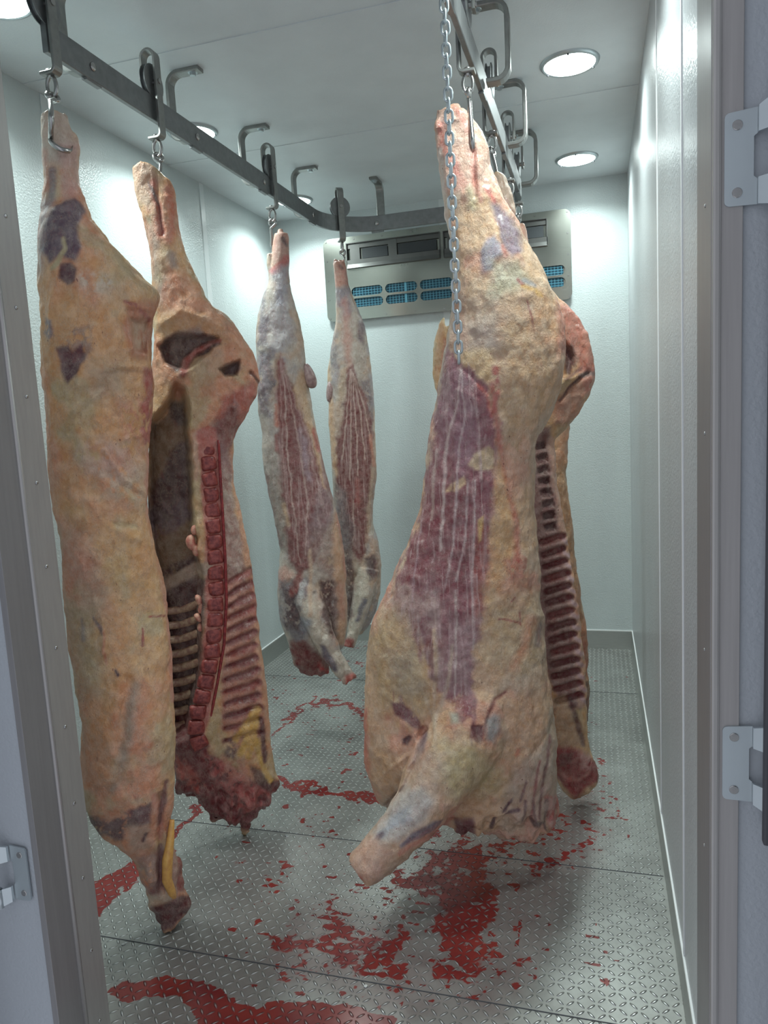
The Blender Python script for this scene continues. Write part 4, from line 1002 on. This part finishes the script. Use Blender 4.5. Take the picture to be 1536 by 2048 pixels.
# ================================================================== S: second small carcass, behind the first
FS = Frame('S'); bm = bmesh.new()
loft(bm, FS, [(524,670,689),(534,668,692),(570,671,696),(600,672,708),(640,672,724),(670,668,733),(700,662,738),(740,656,742),(780,656,746),(800,658,747),(850,658,750),(900,662,752),(950,664,752),(1000,668,747),(1050,672,746),(1080,675,755),(1130,680,762),(1180,685,761),(1220,690,752),(1250,694,738),(1265,700,725)],
     [(524,.025,.025),(600,.05,.05),(740,.08,.08),(900,.09,.09),(1130,.11,.09),(1265,.05,.05)])
limb(bm, FS, [(733,1140,26,.05),(726,1190,22,.10),(714,1240,16,.14),(703,1275,12,.16),(696,1292,12,.17)])
for x in (671, 679, 687): limb(bm, FS, [(x,530,4,0),(x,519,3,0)])
SIDE_S = carcass('calf_carcass', FS, bm, 'slim skinned calf carcass hanging in front of the cooling unit, behind the other calf', 'calf carcass', CALFB,
 [('p',[(662,515),(695,515),(700,575),(668,575)],(208,142,126),8,6,.85),('l',[(680,532,3),(684,538,3)],(90,50,60),3,3,.8),
  ('p',[(671,575),(700,575),(704,620),(690,640),(674,610)],(136,128,146),8,8,.8),('l',[(690,600,6),(694,680,7),(697,740,5)],(214,146,132),8,6,.6),
  ('p',[(716,640),(728,650),(726,690),(714,680)],(104,80,96),5,5,.85),('p',[(660,670),(672,670),(674,740),(662,740)],(128,124,134),6,10,.8,.38),('l',[(656,720,4),(657,760,5)],(222,184,140),4,4,.8),
  ('p',[(724,760),(742,760),(748,830),(738,850),(726,800)],(126,120,134),6,10,.8,.38),
  ('p',[(695,740),(702,728),(712,750),(735,800),(745,860),(752,930),(745,1010),(730,1100),(718,1130),(704,1100),(690,1020),(672,970),(668,920),(675,880),(686,830),(690,790)],(126,64,66),5,8),
  ('l',[(701,740,1),(694,830,1.3),(684,920,1.3)],(212,186,178),1.2,3,.8),('l',[(702,740,1),(702,840,1.4),(700,960,1.3)],(212,186,178),1.2,3,.8),('l',[(704,745,1),(712,840,1.4),(716,950,1.3)],(212,186,178),1.2,3,.8),('l',[(706,748,1),(722,830,1.4),(730,920,1.3)],(212,186,178),1.2,3,.8),('l',[(709,752,1),(730,820,1.3),(740,880,1.2)],(212,186,178),1.2,3,.8),('l',[(714,960,3),(716,1010,4)],(168,62,58),4,5,.6),('l',[(708,1000,1),(706,1090,1.5)],(206,180,170),1.2,4,.7),('l',[(662,800,4),(664,860,6),(668,920,5),(672,950,3)],(222,178,140),5,5,.85),('l',[(688,740,6),(682,800,7)],(214,186,158),6,6,.7),
  ('l',[(752,820,4),(750,900,4),(740,1000,4),(736,1060,4)],(206,180,158),4,6,.8),('l',[(740,870,3),(748,930,3)],(214,140,116),3,4,.7),
  ('p',[(668,970),(690,980),(706,1050),(710,1120),(690,1150),(676,1060)],(112,92,98),8,10,.85,.34),
  ('p',[(738,1070),(756,1080),(764,1140),(756,1180),(740,1140)],(210,172,148),8,8,.8),('p',[(728,1115),(752,1110),(758,1150),(740,1160)],(84,64,78),6,8,.9),
  ('p',[(690,1100),(712,1130),(706,1240),(690,1240)],(92,56,62),6,10,.85,.36),
  ('p',[(715,1120),(740,1150),(728,1230),(706,1300),(690,1296),(706,1230)],(212,202,188),7,8,.9),('l',[(728,1200,5),(716,1240,5)],(98,100,122),4,4,.9),
  ('p',[(682,1272),(706,1278),(708,1305),(682,1302)],(158,62,58),5,5)],
 [('l',[(712,1150,4),(704,1260,4)],-.012,5,2)],
 [('p',[(700,735),(745,860),(750,930),(730,1100),(704,1100),(672,970),(686,830)],1.0,8)], rough_ends=((560,524,.006),(1230,1265,.006)), amp=.6, voxel=.0045)
child('gland', blob(FS, 661, 783, 9, 21, .03, .03, -.15, .95), M_KID, SIDE_S, label='smooth grey gland')

# ================================================================== E: inner face behind the big one
FE = Frame('E', 0, -.09); bm = bmesh.new()
loft(bm, FE, [(345,984,1000),(360,984,1014),(390,984,1026),(430,986,1030),(470,988,1030),(500,994,1046),(540,996,1070),(580,990,1104),(610,985,1130),(640,980,1158),(680,975,1176),(720,970,1184),(760,968,1188),(790,968,1178),(820,970,1158),(850,972,1138),(880,975,1108),(950,985,1112),(1050,990,1130),(1150,1000,1146),(1250,1010,1160),(1350,1020,1172),(1420,1030,1176),(1470,1050,1174),(1500,1075,1180),(1530,1100,1194),(1560,1112,1200),(1575,1120,1190),(1588,1140,1165)],
     [(345,.025,.025),(430,.04,.04),(560,.07,.07),(760,.10,.10),(900,.06,.11),(1200,.06,.13),(1450,.06,.11),(1588,.03,.03)])
for x, y in ((1158,1575),(1180,1565),(1135,1575)): limb(bm, FE, [(x,y-20,9,0),(x,y+8,4,0)])
PE = [('p',[(984,345),(1030,345),(1032,470),(984,470)],(206,178,164),12,8,.8),('l',[(1010,400,6),(1026,440,5)],(196,134,128),6,6,.6),
  ('p',[(1120,600),(1165,630),(1160,700),(1140,720),(1124,680)],(206,132,116),10,10,.8),('p',[(1124,700),(1150,680),(1160,720),(1140,745),(1126,740)],(112,66,66),6,8,.85,.36),
  ('p',[(1150,700),(1188,720),(1186,790),(1160,790)],(210,140,116),8,10,.8),('l',[(1130,760,3),(1165,735,4),(1186,740,3)],(120,70,74),3,5,.8),
  ('p',[(1110,800),(1160,760),(1170,800),(1140,850),(1108,850)],(196,138,120),10,10,.8),
  ('p',[(1060,860),(1100,850),(1118,1000),(1135,1130),(1150,1250),(1160,1330),(1165,1420),(1120,1420),(1080,1300),(1060,1000)],(146,104,100),6,6),
  ('l',[(1104,880,6),(1112,950,6),(1122,1040,6),(1134,1130,6),(1146,1230,7),(1158,1330,7),(1164,1410,7)],(216,170,150),5,4,.95)]
PE += [('p',[(1126,612),(1150,610),(1172,650),(1186,720),(1184,780),(1168,790),(1160,720),(1140,680)],(210,132,116),6,10,.8,.36),('l',[(1128,690,5),(1140,712,7),(1136,745,5)],(104,58,62),4,6,.95),('l',[(1120,800,2),(1150,765,3),(1172,745,3)],(96,54,58),2,4,.9),('l',[(1160,752,4),(1180,748,5)],(110,104,104),3,4,.8),('l',[(1126,840,3),(1150,800,4),(1168,780,4)],(216,170,148),3,5,.8)]
RE = [('l',[(1128,690,6),(1140,715,7),(1134,748,5)],-.035,6,4),('l',[(1148,620,6),(1172,680,8),(1182,760,7)],.016,6,8),('l',[(1120,800,2),(1150,765,3),(1176,745,3)],-.014,4,3),('l',[(1112,780,5),(1130,760,5),(1160,752,4)],.012,5,4)]
for k in range(8):
    y = 890 + k * 23; x = 1084 + k * 2.6
    PE.append(('p',[(x-14,y),(x+4,y-8),(x+12,y+2),(x+6,y+12),(x-12,y+12)],(92,48,52),3,4,.9)); RE.append(('p',[(x-14,y),(x+8,y-6),(x+10,y+10),(x-12,y+12)],-.015,4,3))
for k in range(14):
    y = 1080 + k * 24.5; x0 = 1086 + k * 2.2; x1 = 1128 + k * 2.9
    PE.append(('l',[(x0,y+6,6.5),(x1-4,y-6,7)],(122,38,44) if k % 3 else (140,58,58),3,4)); RE.append(('l',[(x0,y+6,6),(x1-4,y-6,7)],-.02,4,2))
    PE.append(('l',[(x1,y+2,4),(x1+8,y+6,4)],(206,168,178),3,3,.8))
PE += [('p',[(1100,1400),(1130,1390),(1150,1440),(1165,1490),(1150,1500),(1110,1500)],(208,168,136),7,6,.9),('l',[(1140,1400,4),(1155,1440,6),(1166,1490,5)],(92,40,46),4,5,.85),
  ('p',[(1108,1490),(1150,1500),(1195,1520),(1204,1560),(1150,1595),(1112,1560)],(150,50,52),7,8),('p',[(1118,1505),(1145,1508),(1140,1530),(1120,1528)],(112,40,44),4,6,.9),
  ('p',[(1150,1500),(1186,1510),(1190,1540),(1165,1540)],(220,170,164),6,10,.7,.44),('l',[(1120,1545,3),(1160,1560,3),(1180,1545,3)],(210,140,130),3,6,.7)]
SIDE_E = carcass('beef_side', FE, bm, 'beef side behind the big front one, its ribs showing at right', 'beef carcass', FAT, PE, RE, [], rough_ends=((1500,1580,.010),))

# ================================================================== G and F: further sides on the right rail
FG = Frame('G'); bm = bmesh.new()
loft(bm, FG, [(412,1008,1020),(440,1004,1024),(520,998,1050),(600,990,1085),(680,985,1115),(780,990,1130),(850,1000,1138),(900,1010,1134),(950,1020,1132),(1000,1030,1138),(1050,1035,1144),(1100,1040,1149),(1160,1045,1157),(1215,1050,1164),(1290,1055,1174),(1340,1060,1173),(1380,1070,1178),(1420,1090,1178),(1445,1120,1172)],
     [(412,.02,.02),(520,.05,.05),(780,.09,.09),(1200,.10,.10),(1445,.03,.03)], step=12)
SIDE_G = carcass('beef_side', FG, bm, 'tan strip of a beef side at the right edge of the right row', 'beef carcass', FAT,
 [('p',[(1100,850),(1140,850),(1165,1240),(1100,1240)],(196,146,112),14,10,.7),
  ('l',[(1163,1290,8),(1166,1340,8)],(196,112,92),6,6,.8),('l',[(1168,1370,9),(1170,1440,8)],(110,50,48),6,6,.85)],
 [], [], voxel=.008, rough_ends=((1360,1445,.010),))
FF = Frame('F'); bm = bmesh.new()
loft(bm, FF, [(448,1038,1048),(465,1034,1053),(500,1024,1056),(560,985,1062),(600,940,1072),(640,902,1082),(670,884,1086),(700,877,1090),(730,872,1090),(755,871,1090),(775,877,1088),(800,890,1080),(900,892,1060),(1150,888,1058),(1300,900,1050),(1355,930,1035)],
     [(448,.02,.02),(560,.05,.05),(780,.10,.10),(1200,.10,.10),(1355,.03,.03)], step=12)
limb(bm, FF, [(888,634,2,.02),(884,648,8,.03),(876,700,11,.03),(874,755,10,.03),(877,780,7,.03),(882,795,3,.03)])
SIDE_F = carcass('beef_side', FF, bm, 'furthest beef side, its flap showing left of the big front one', 'beef carcass', FAT,
 [('p',[(1036,440),(1056,440),(1056,500),(1030,500)],(210,158,142),6,6,.8),('l',[(884,660,9),(874,740,9),(878,790,6)],(206,164,128),6,6,.8),('l',[(890,680,3),(884,740,3)],(190,90,80),4,5,.7)],
 [], [], voxel=.008, rough_ends=((1280,1355,.012),))

# ================================================================== D: the big side at right, outer face with foreleg
FD = Frame('D'); bm = bmesh.new()
loft(bm, FD, [(222,872,932),(250,867,958),(290,870,976),(330,876,982),(360,881,990),(400,888,1012),(440,895,1034),(480,900,1052),(520,905,1074),(560,907,1096),(600,908,1114),(640,904,1126),(680,896,1131),(720,888,1130),(760,880,1124),(800,873,1110),(840,865,1092),(870,860,1076),(900,856,1068),(950,850,1069),(1000,842,1067),(1040,832,1071),(1100,812,1076),(1150,790,1080),(1200,766,1083),(1250,746,1087),(1300,737,1090),(1350,733,1097),(1400,730,1106),(1450,728,1110),(1500,730,1112),(1540,735,1113),(1580,748,1110),(1600,762,1109),(1616,790,1108),(1632,860,1106),(1646,905,1100),(1658,975,1088),(1666,1000,1050)],
     [(222,.035,.035),(330,.055,.055),(440,.08,.08),(600,.13,.12),(760,.15,.13),(900,.12,.11),(1100,.13,.11),(1300,.16,.12),(1500,.17,.12),(1600,.12,.09),(1666,.03,.03)])
limb(bm, FD, [(908,250,26,.01),(905,222,17,.01),(908,209,9,.01)]); limb(bm, FD, [(948,285,20,.02),(952,330,22,.03),(955,400,22,.03)])
limb(bm, FD, [(880,260,14,.02),(876,238,9,.02)])
limb(bm, FD, [(975,1330,30,.06),(965,1370,62,.065),(945,1420,84,.075),(925,1470,88,.095),(893,1525,80,.135),(868,1570,66,.17),(838,1620,52,.21),(800,1665,44,.245),(762,1705,39,.265),(738,1727,38,.28),(722,1740,33,.285)])
for x, y, r in ((926,1650,16),(1060,1655,14),(1000,1660,12),(1035,1662,11)): limb(bm, FD, [(x,y-25,r*1.4,.02),(x,y,r,.02),(x+2,y+14,3,.02)])
limb(bm, FD, [(1096,1590,16,-.03),(1106,1620,12,-.03),(1104,1650,8,-.03)])
PD = [('p',[(860,205),(990,205),(1000,380),(870,380)],(214,172,158),18,10,.8),
  ('l',[(878,250,9),(884,290,8),(905,320,11),(915,350,10)],(206,104,94),8,8,.75,.34),('l',[(912,212,6),(935,260,5)],(206,110,100),6,6,.6),('l',[(884,236,3),(892,262,4)],(120,50,50),3,3,.8),
  ('l',[(946,300,5),(948,360,5),(962,400,5)],(206,112,100),6,6,.7),('l',[(902,380,7),(925,360,8),(930,400,6)],(206,128,112),8,8,.6),
  ('l',[(974,380,5),(990,405,4)],(198,70,70),4,4,.8),('l',[(880,300,4),(890,400,4),(900,470,4)],(214,206,196),5,3,.7),
  ('l',[(940,380,9),(944,410,9)],(196,186,150),9,4,.7),
  ('p',[(984,408),(1000,410),(1026,440),(1042,480),(1046,500),(1024,515),(1004,480),(994,445)],(126,108,132),7,8,.9),
  ('p',[(962,500),(975,478),(990,472),(1004,490),(1006,510),(990,520),(984,540),(966,546),(960,525)],(146,146,166),7,8,.9),
  ('l',[(1006,490,3),(1012,512,5)],(178,90,80),3,3,.85),('p',[(980,520),(1040,520),(1060,560),(1000,600),(975,590)],(178,176,152),16,12,.8),
  ('l',[(1036,558,3),(1045,568,4)],(160,60,56),2,3,.9),('l',[(1044,572,3),(1070,580,5),(1082,592,4)],(216,168,92),3,3,.9),('l',[(1048,560,4),(1070,572,5)],(150,156,166),4,3,.8),
  ('l',[(1054,602,1.6),(1064,640,1.6),(1072,686,1.6)],(140,58,50),1.5,1),('l',[(1036,650,2),(1044,660,3),(1040,668,2)],(132,62,50),2,2),
  ('p',[(930,640),(1000,640),(1010,700),(940,710)],(186,168,160),22,12,.6),('p',[(908,560),(930,560),(935,700),(905,700)],(206,160,140),12,10,.6),
  ('p',[(925,700),(985,700),(984,760),(975,770),(930,735)],(214,178,128),10,8,.8),
  ('p',[(1000,640),(1090,660),(1110,760),(1080,840),(1010,880),(990,800)],(202,166,128),20,14,.8),
  ('p',[(1000,760),(1040,770),(1060,820),(1010,820)],(220,196,160),10,14,.6,.48),
  ('l',[(1120,600,9),(1128,650,9),(1124,700,8)],(206,122,108),8,8,.7),('l',[(1080,560,5),(1100,590,6)],(218,190,160),6,6,.7),
  # flank muscle
  ('p',[(898,690),(914,715),(930,740),(958,756),(976,776),(990,850),(998,890),(990,950),(994,1000),(980,1060),(972,1150),(964,1230),(954,1300),(952,1390),(944,1440),(915,1400),(885,1400),(872,1370),(850,1320),(822,1270),(784,1210),(800,1150),(824,1090),(844,1010),(858,900),(874,790)],(146,84,94),7,26),
  ('p',[(900,720),(940,760),(960,880),(930,960),(900,900),(880,900),(872,820)],(150,112,128),14,16,.55),
  ('p',[(890,960),(940,960),(950,1100),(900,1200),(850,1150),(860,1040)],(128,56,66),16,24,.9,.40),
  ('p',[(840,1000),(870,960),(860,1100),(830,1220),(800,1190)],(132,62,70),10,20,.85,.40),
  ('p',[(948,1060),(972,1040),(974,1130),(962,1240),(942,1250)],(156,74,68),7,8,.85),
  ('p',[(780,1200),(880,1180),(890,1380),(850,1310)],(176,146,140),18,16,.75,.34),('p',[(770,1190),(815,1150),(835,1230),(860,1310),(840,1330),(800,1270)],(176,142,134),12,24,.85,.42),('p',[(835,1240),(850,1236),(872,1290),(876,1330),(862,1330)],(124,58,68),4,10,.85,.40),('p',[(858,1250),(872,1262),(880,1300),(868,1300)],(124,56,66),4,8,.8,.40),
  ('p',[(900,1250),(960,1240),(948,1390),(890,1390)],(168,134,138),14,14,.7),
  ('p',[(891,984),(902,968),(930,952),(932,968),(912,984)],(220,186,148),3,3),('p',[(938,928),(948,908),(978,892),(988,900),(988,938),(950,940)],(208,180,146),4,5),
  ('p',[(955,1040),(968,1030),(962,1080),(957,1085)],(216,178,112),3,3,.9),
  ('l',[(922,740,1.2),(918,800,1.6),(902,850,2.2),(892,900,3.4),(888,1000,3),(880,1100,2.5)],(212,190,186),2,4,.85),('l',[(924,740,1.2),(930,830,1.8),(918,900,2),(912,1000,2.4),(906,1090,2),(890,1180,2)],(206,184,184),1.8,4,.8),('l',[(908,880,1),(906,960,1.6),(902,1040,1.4)],(110,48,58),2,3,.8),('l',[(936,960,1.4),(930,1080,2),(912,1160,2)],(208,188,186),1.8,4,.75),('l',[(950,960,1.2),(948,1060,1.8),(944,1160,1.6),(948,1300,1.6)],(208,188,186),1.6,4,.75),('l',[(912,1180,1.6),(912,1300,2),(908,1400,1.6)],(214,196,190),1.6,3,.8),('l',[(866,1180,1.4),(874,1280,2),(880,1380,2)],(206,178,170),1.8,4,.7),('l',[(846,1020,1.2),(834,1120,1.6),(822,1220,1.4)],(190,160,168),1.8,5,.6),('l',[(872,1090,3),(866,1150,4),(872,1200,3)],(116,46,56),4,6,.7,.36),('l',[(896,1120,3),(890,1180,4)],(120,50,58),4,6,.7,.36),('l',[(932,1100,3),(928,1180,4)],(118,52,60),4,6,.7,.36),
  ('l',[(875,900,2.5),(868,960,3),(862,1040,2.5)],(208,188,178),2.5,4,.6),('l',[(945,770,2),(958,860,2),(962,960,2)],(206,180,176),2,4,.6),
  ('l',[(990,740,7),(995,790,5),(988,820,4)],(176,54,50),4,6,.85,.36),('l',[(955,770,4),(975,790,4),(982,830,3)],(200,92,78),4,5,.7),
  ('l',[(985,770,4),(998,880,4),(1012,960,5),(1030,1040,6),(1034,1120,7)],(190,84,76),5,6,.75),
  ('p',[(1004,880),(1050,870),(1060,960),(1030,1000),(1010,950)],(214,164,138),10,14,.7,.42),
  ('p',[(996,900),(1020,1000),(1030,1100),(990,1200),(975,1230),(985,1060)],(208,164,112),14,8,.8),
  ('p',[(1010,1120),(1056,1110),(1050,1160),(1020,1160)],(176,84,74),8,10,.65,.44),
  ('p',[(972,1180),(1080,1180),(1085,1330),(1040,1350),(960,1330)],(190,164,128),22,10,.7),
  ('l',[(998,1238,2),(1015,1240,2),(1040,1246,2)],(150,58,48),1.6,4,.9),('l',[(1040,1224,1.6),(1042,1250,1.8)],(150,58,48),1.6,2,.9),('l',[(1022,1204,1.5),(1030,1196,1.5)],(150,58,48),1.4,1),
  ('l',[(1062,1240,8),(1050,1290,10),(1030,1330,8)],(214,146,112),10,8,.7),('l',[(1075,1290,5),(1080,1250,4)],(130,110,112),5,5,.7),
  ('l',[(832,1030,3),(800,1120,4),(770,1190,4),(744,1250,3)],(216,136,112),4,3,.8),('l',[(732,1420,5),(728,1480,6),(738,1560,5)],(206,96,76),5,4,.8),
  ('p',[(745,1260),(790,1215),(850,1300),(870,1400),(850,1440),(760,1420),(738,1350)],(192,164,120),22,10,.8),('p',[(770,1310),(830,1300),(850,1380),(800,1400)],(170,154,130),18,10,.65),
  ('p',[(783,1405),(800,1408),(820,1420),(838,1440),(842,1455),(826,1452),(802,1440),(788,1432)],(120,62,72),4,6,.95,.28),
  ('l',[(800,1395,3),(812,1440,3),(842,1460,3)],(130,80,88),3,5,.7),
  ('p',[(803,1480),(818,1470),(823,1478),(815,1492),(805,1490)],(92,46,54),3,3),('l',[(850,1470,4),(843,1500,6),(828,1530,4)],(108,88,112),4,4,.85),
  ('p',[(740,1500),(820,1500),(820,1570),(780,1600),(745,1560)],(202,160,116),20,10,.7),
  ('l',[(868,1260,3),(872,1330,4),(868,1420,4),(868,1500,3)],(214,186,156),3,4,.85),('l',[(905,1290,3),(900,1340,4),(885,1400,4),(870,1440,4)],(208,186,164),3,5,.7),
  ('l',[(845,1250,4),(850,1300,5),(872,1360,4)],(120,62,72),4,6,.75,.36),('l',[(828,1260,4),(842,1320,4)],(130,70,80),4,6,.75,.36),
  ('p',[(905,1400),(925,1395),(935,1430),(925,1445),(910,1430)],(150,84,84),4,6,.8,.34),
  ('p',[(942,1452),(955,1448),(966,1452),(966,1480),(958,1490),(946,1478)],(118,52,54),3,4),('l',[(944,1490,2.5),(942,1475,3),(950,1430,3),(948,1400,3)],(128,64,72),3,3,.85),
  ('l',[(966,1470,2.5),(975,1430,3.5),(990,1400,3.5),(1010,1384,3)],(146,74,68),2.5,3,.85),
  ('p',[(972,1440),(985,1428),(998,1434),(998,1460),(985,1484),(972,1478)],(148,154,156),7,5,.85),
  ('p',[(898,1425),(915,1425),(918,1445),(902,1448)],(186,190,172),5,3,.8),
  ('p',[(880,1480),(990,1500),(1000,1580),(900,1600),(860,1540)],(196,182,132),26,12,.75),('p',[(1000,1400),(1080,1380),(1090,1500),(1020,1520)],(212,160,120),22,12,.65),
  ('l',[(1105,1420,6),(1098,1480,6),(1060,1540,7),(1010,1590,6)],(160,148,130),8,6,.65),
  ('l',[(1036,1500,4),(1034,1510,4)],(200,110,84),3,2,.7),
  ('p',[(1030,1540),(1100,1480),(1112,1580),(1100,1640),(1040,1650),(1000,1620)],(196,170,152),14,8,.7),
  ('l',[(1022,1600,3),(1010,1622,4),(1006,1626,2)],(98,58,72),2.5,2,.95),('l',[(1036,1618,4),(1014,1632,5)],(100,62,78),3,3,.95),('l',[(990,1640,4),(984,1650,5)],(92,54,66),3,2,.95),
  ('l',[(1078,1520,2),(1068,1570,2.5),(1062,1640,2.5)],(150,70,74),2,3,.8),('l',[(1090,1615,2),(1098,1632,4)],(90,50,60),2.5,2,.9),('l',[(1065,1645,5),(1080,1642,5)],(80,44,54),3,4,.9),('l',[(1064,1600,2),(1070,1640,3)],(110,66,76),2,2,.8),
  ('p',[(905,1640),(945,1632),(955,1662),(940,1690),(915,1675)],(110,50,56),5,6),
  ('l',[(980,1664,5),(1040,1668,6),(1085,1650,6)],(222,170,150),4,5,.8),('p',[(1090,1590),(1120,1590),(1118,1640),(1098,1650)],(196,90,88),6,6,.85,.34),
  ('l',[(1100,1470,2),(1084,1560,3),(1078,1630,3)],(128,66,72),2,4,.8),('l',[(1050,1560,2),(1040,1600,3)],(120,70,84),2,4,.8),('l',[(1088,1650,3),(1094,1600,4)],(92,50,60),2,5,.85),('l',[(1046,1640,2),(1050,1600,3)],(110,66,80),2,4,.8),
  ('p',[(1080,1560),(1110,1560),(1112,1640),(1090,1650)],(206,176,164),5,8,.6,.46),('l',[(850,1395,2),(866,1440,3),(872,1500,3)],(214,190,160),2,4,.6),
  # foreleg
  ('p',[(830,1500),(900,1500),(880,1600),(840,1640),(780,1620)],(214,184,160),22,10,.7),
  ('p',[(800,1590),(845,1570),(868,1600),(850,1640),(800,1680),(760,1690),(745,1670),(770,1620)],(196,190,186),12,8,.9),
  ('p',[(780,1630),(820,1610),(820,1640),(770,1670),(748,1680)],(160,166,178),9,8,.8),
  ('l',[(758,1675,6),(765,1668,5)],(96,78,98),3,3,.95),
  ('p',[(800,1688),(820,1668),(870,1640),(885,1640),(870,1660),(830,1680),(803,1696)],(106,96,116),4,4,.92),('l',[(812,1690,2),(880,1642,2)],(170,120,122),2,3,.6),
  ('l',[(800,1705,5),(860,1670,5),(905,1635,4)],(212,140,122),4,4,.8),
  ('p',[(700,1700),(740,1670),(790,1700),(760,1760),(700,1760)],(218,176,154),12,8,.85),('l',[(704,1748,4),(722,1756,4)],(190,100,92),4,4,.8)]
RD = [('l',[(846,1462,4),(832,1530,5),(812,1580,5),(775,1612,5)],-.03,8,2),('l',[(868,1260,3),(868,1500,3)],.008,6,2),
  ('l',[(930,740,4),(985,790,4),(1000,900,4)],-.006,6,4),('l',[(1120,640,4),(1110,760,4),(1070,860,5)],.010,10,5),
  ('l',[(920,780,3),(896,1000,3)],.006,6,4),('l',[(955,800,3),(962,960,3)],.005,6,4),('p',[(942,1452),(966,1452),(958,1490)],-.008,4,3),
  ('l',[(966,1470,2),(990,1400,3),(1010,1384,2)],-.006,4,2),('p',[(962,500),(990,472),(1006,510),(966,546)],.006,8,5),
  ('p',[(803,1480),(823,1474),(815,1492)],-.008,4,2),('l',[(770,1545,2),(828,1500,3)],.006,5,3),('p',[(1000,860),(1060,860),(1060,980),(1010,970)],-.006,12,8),
  ('l',[(1110,1440,3),(1030,1560,4),(960,1610,3)],-.008,10,4),('l',[(945,290,2),(950,390,3)],-.016,6,2)]
SIDE_D = carcass('beef_side', FD, bm, 'largest beef side at right with purple flank and foreleg sticking out to the left', 'beef carcass', PALEFAT, PD, RD,
  [('p',[(898,690),(958,756),(998,890),(980,1060),(954,1300),(944,1440),(885,1400),(822,1270),(784,1210),(844,1010),(874,790)],.85,10)], voxel=.0048, rough_ends=((1600,1650,.022,900),(250,222,.008)))

# hooks hold the carcasses
HK = (('A', (101,290,.075), 'steel meat hook through the shank of the frontmost left beef side', (.45, .9, 0), FA), ('B', (324,402,-.03), 'steel meat hook in the shank of the beef side with the open rib cavity', (-.7, -.75, 0), FB),
      ('C', (542,500,.0), 'steel meat hook holding the calf carcass left of the cooling unit', (.9, .3, 0), FC), ('S', (690,545,.0), 'steel meat hook holding the calf carcass in front of the cooling unit', (-.9, .1, 0), FS),
      ('D', (946,290,.06), 'steel meat hook through the shank of the largest beef side', (-.2, 1, 0), FD), ('E', (1000,382,.02), 'steel meat hook second along the right rail', (.3, 1, 0), FE),
      ('G', (1014,440,.0), 'steel meat hook third along the right rail', (.3, 1, 0), FG), ('F', (1043,480,.01), 'steel meat hook furthest along the right rail', (.3, 1, 0), FF))
for key, p, lab, into, F in HK: meat_hook(key, lab, F.pt(p[0], p[1], p[2]), into, F.pt(104, 205, .19) if key == 'A' else None)
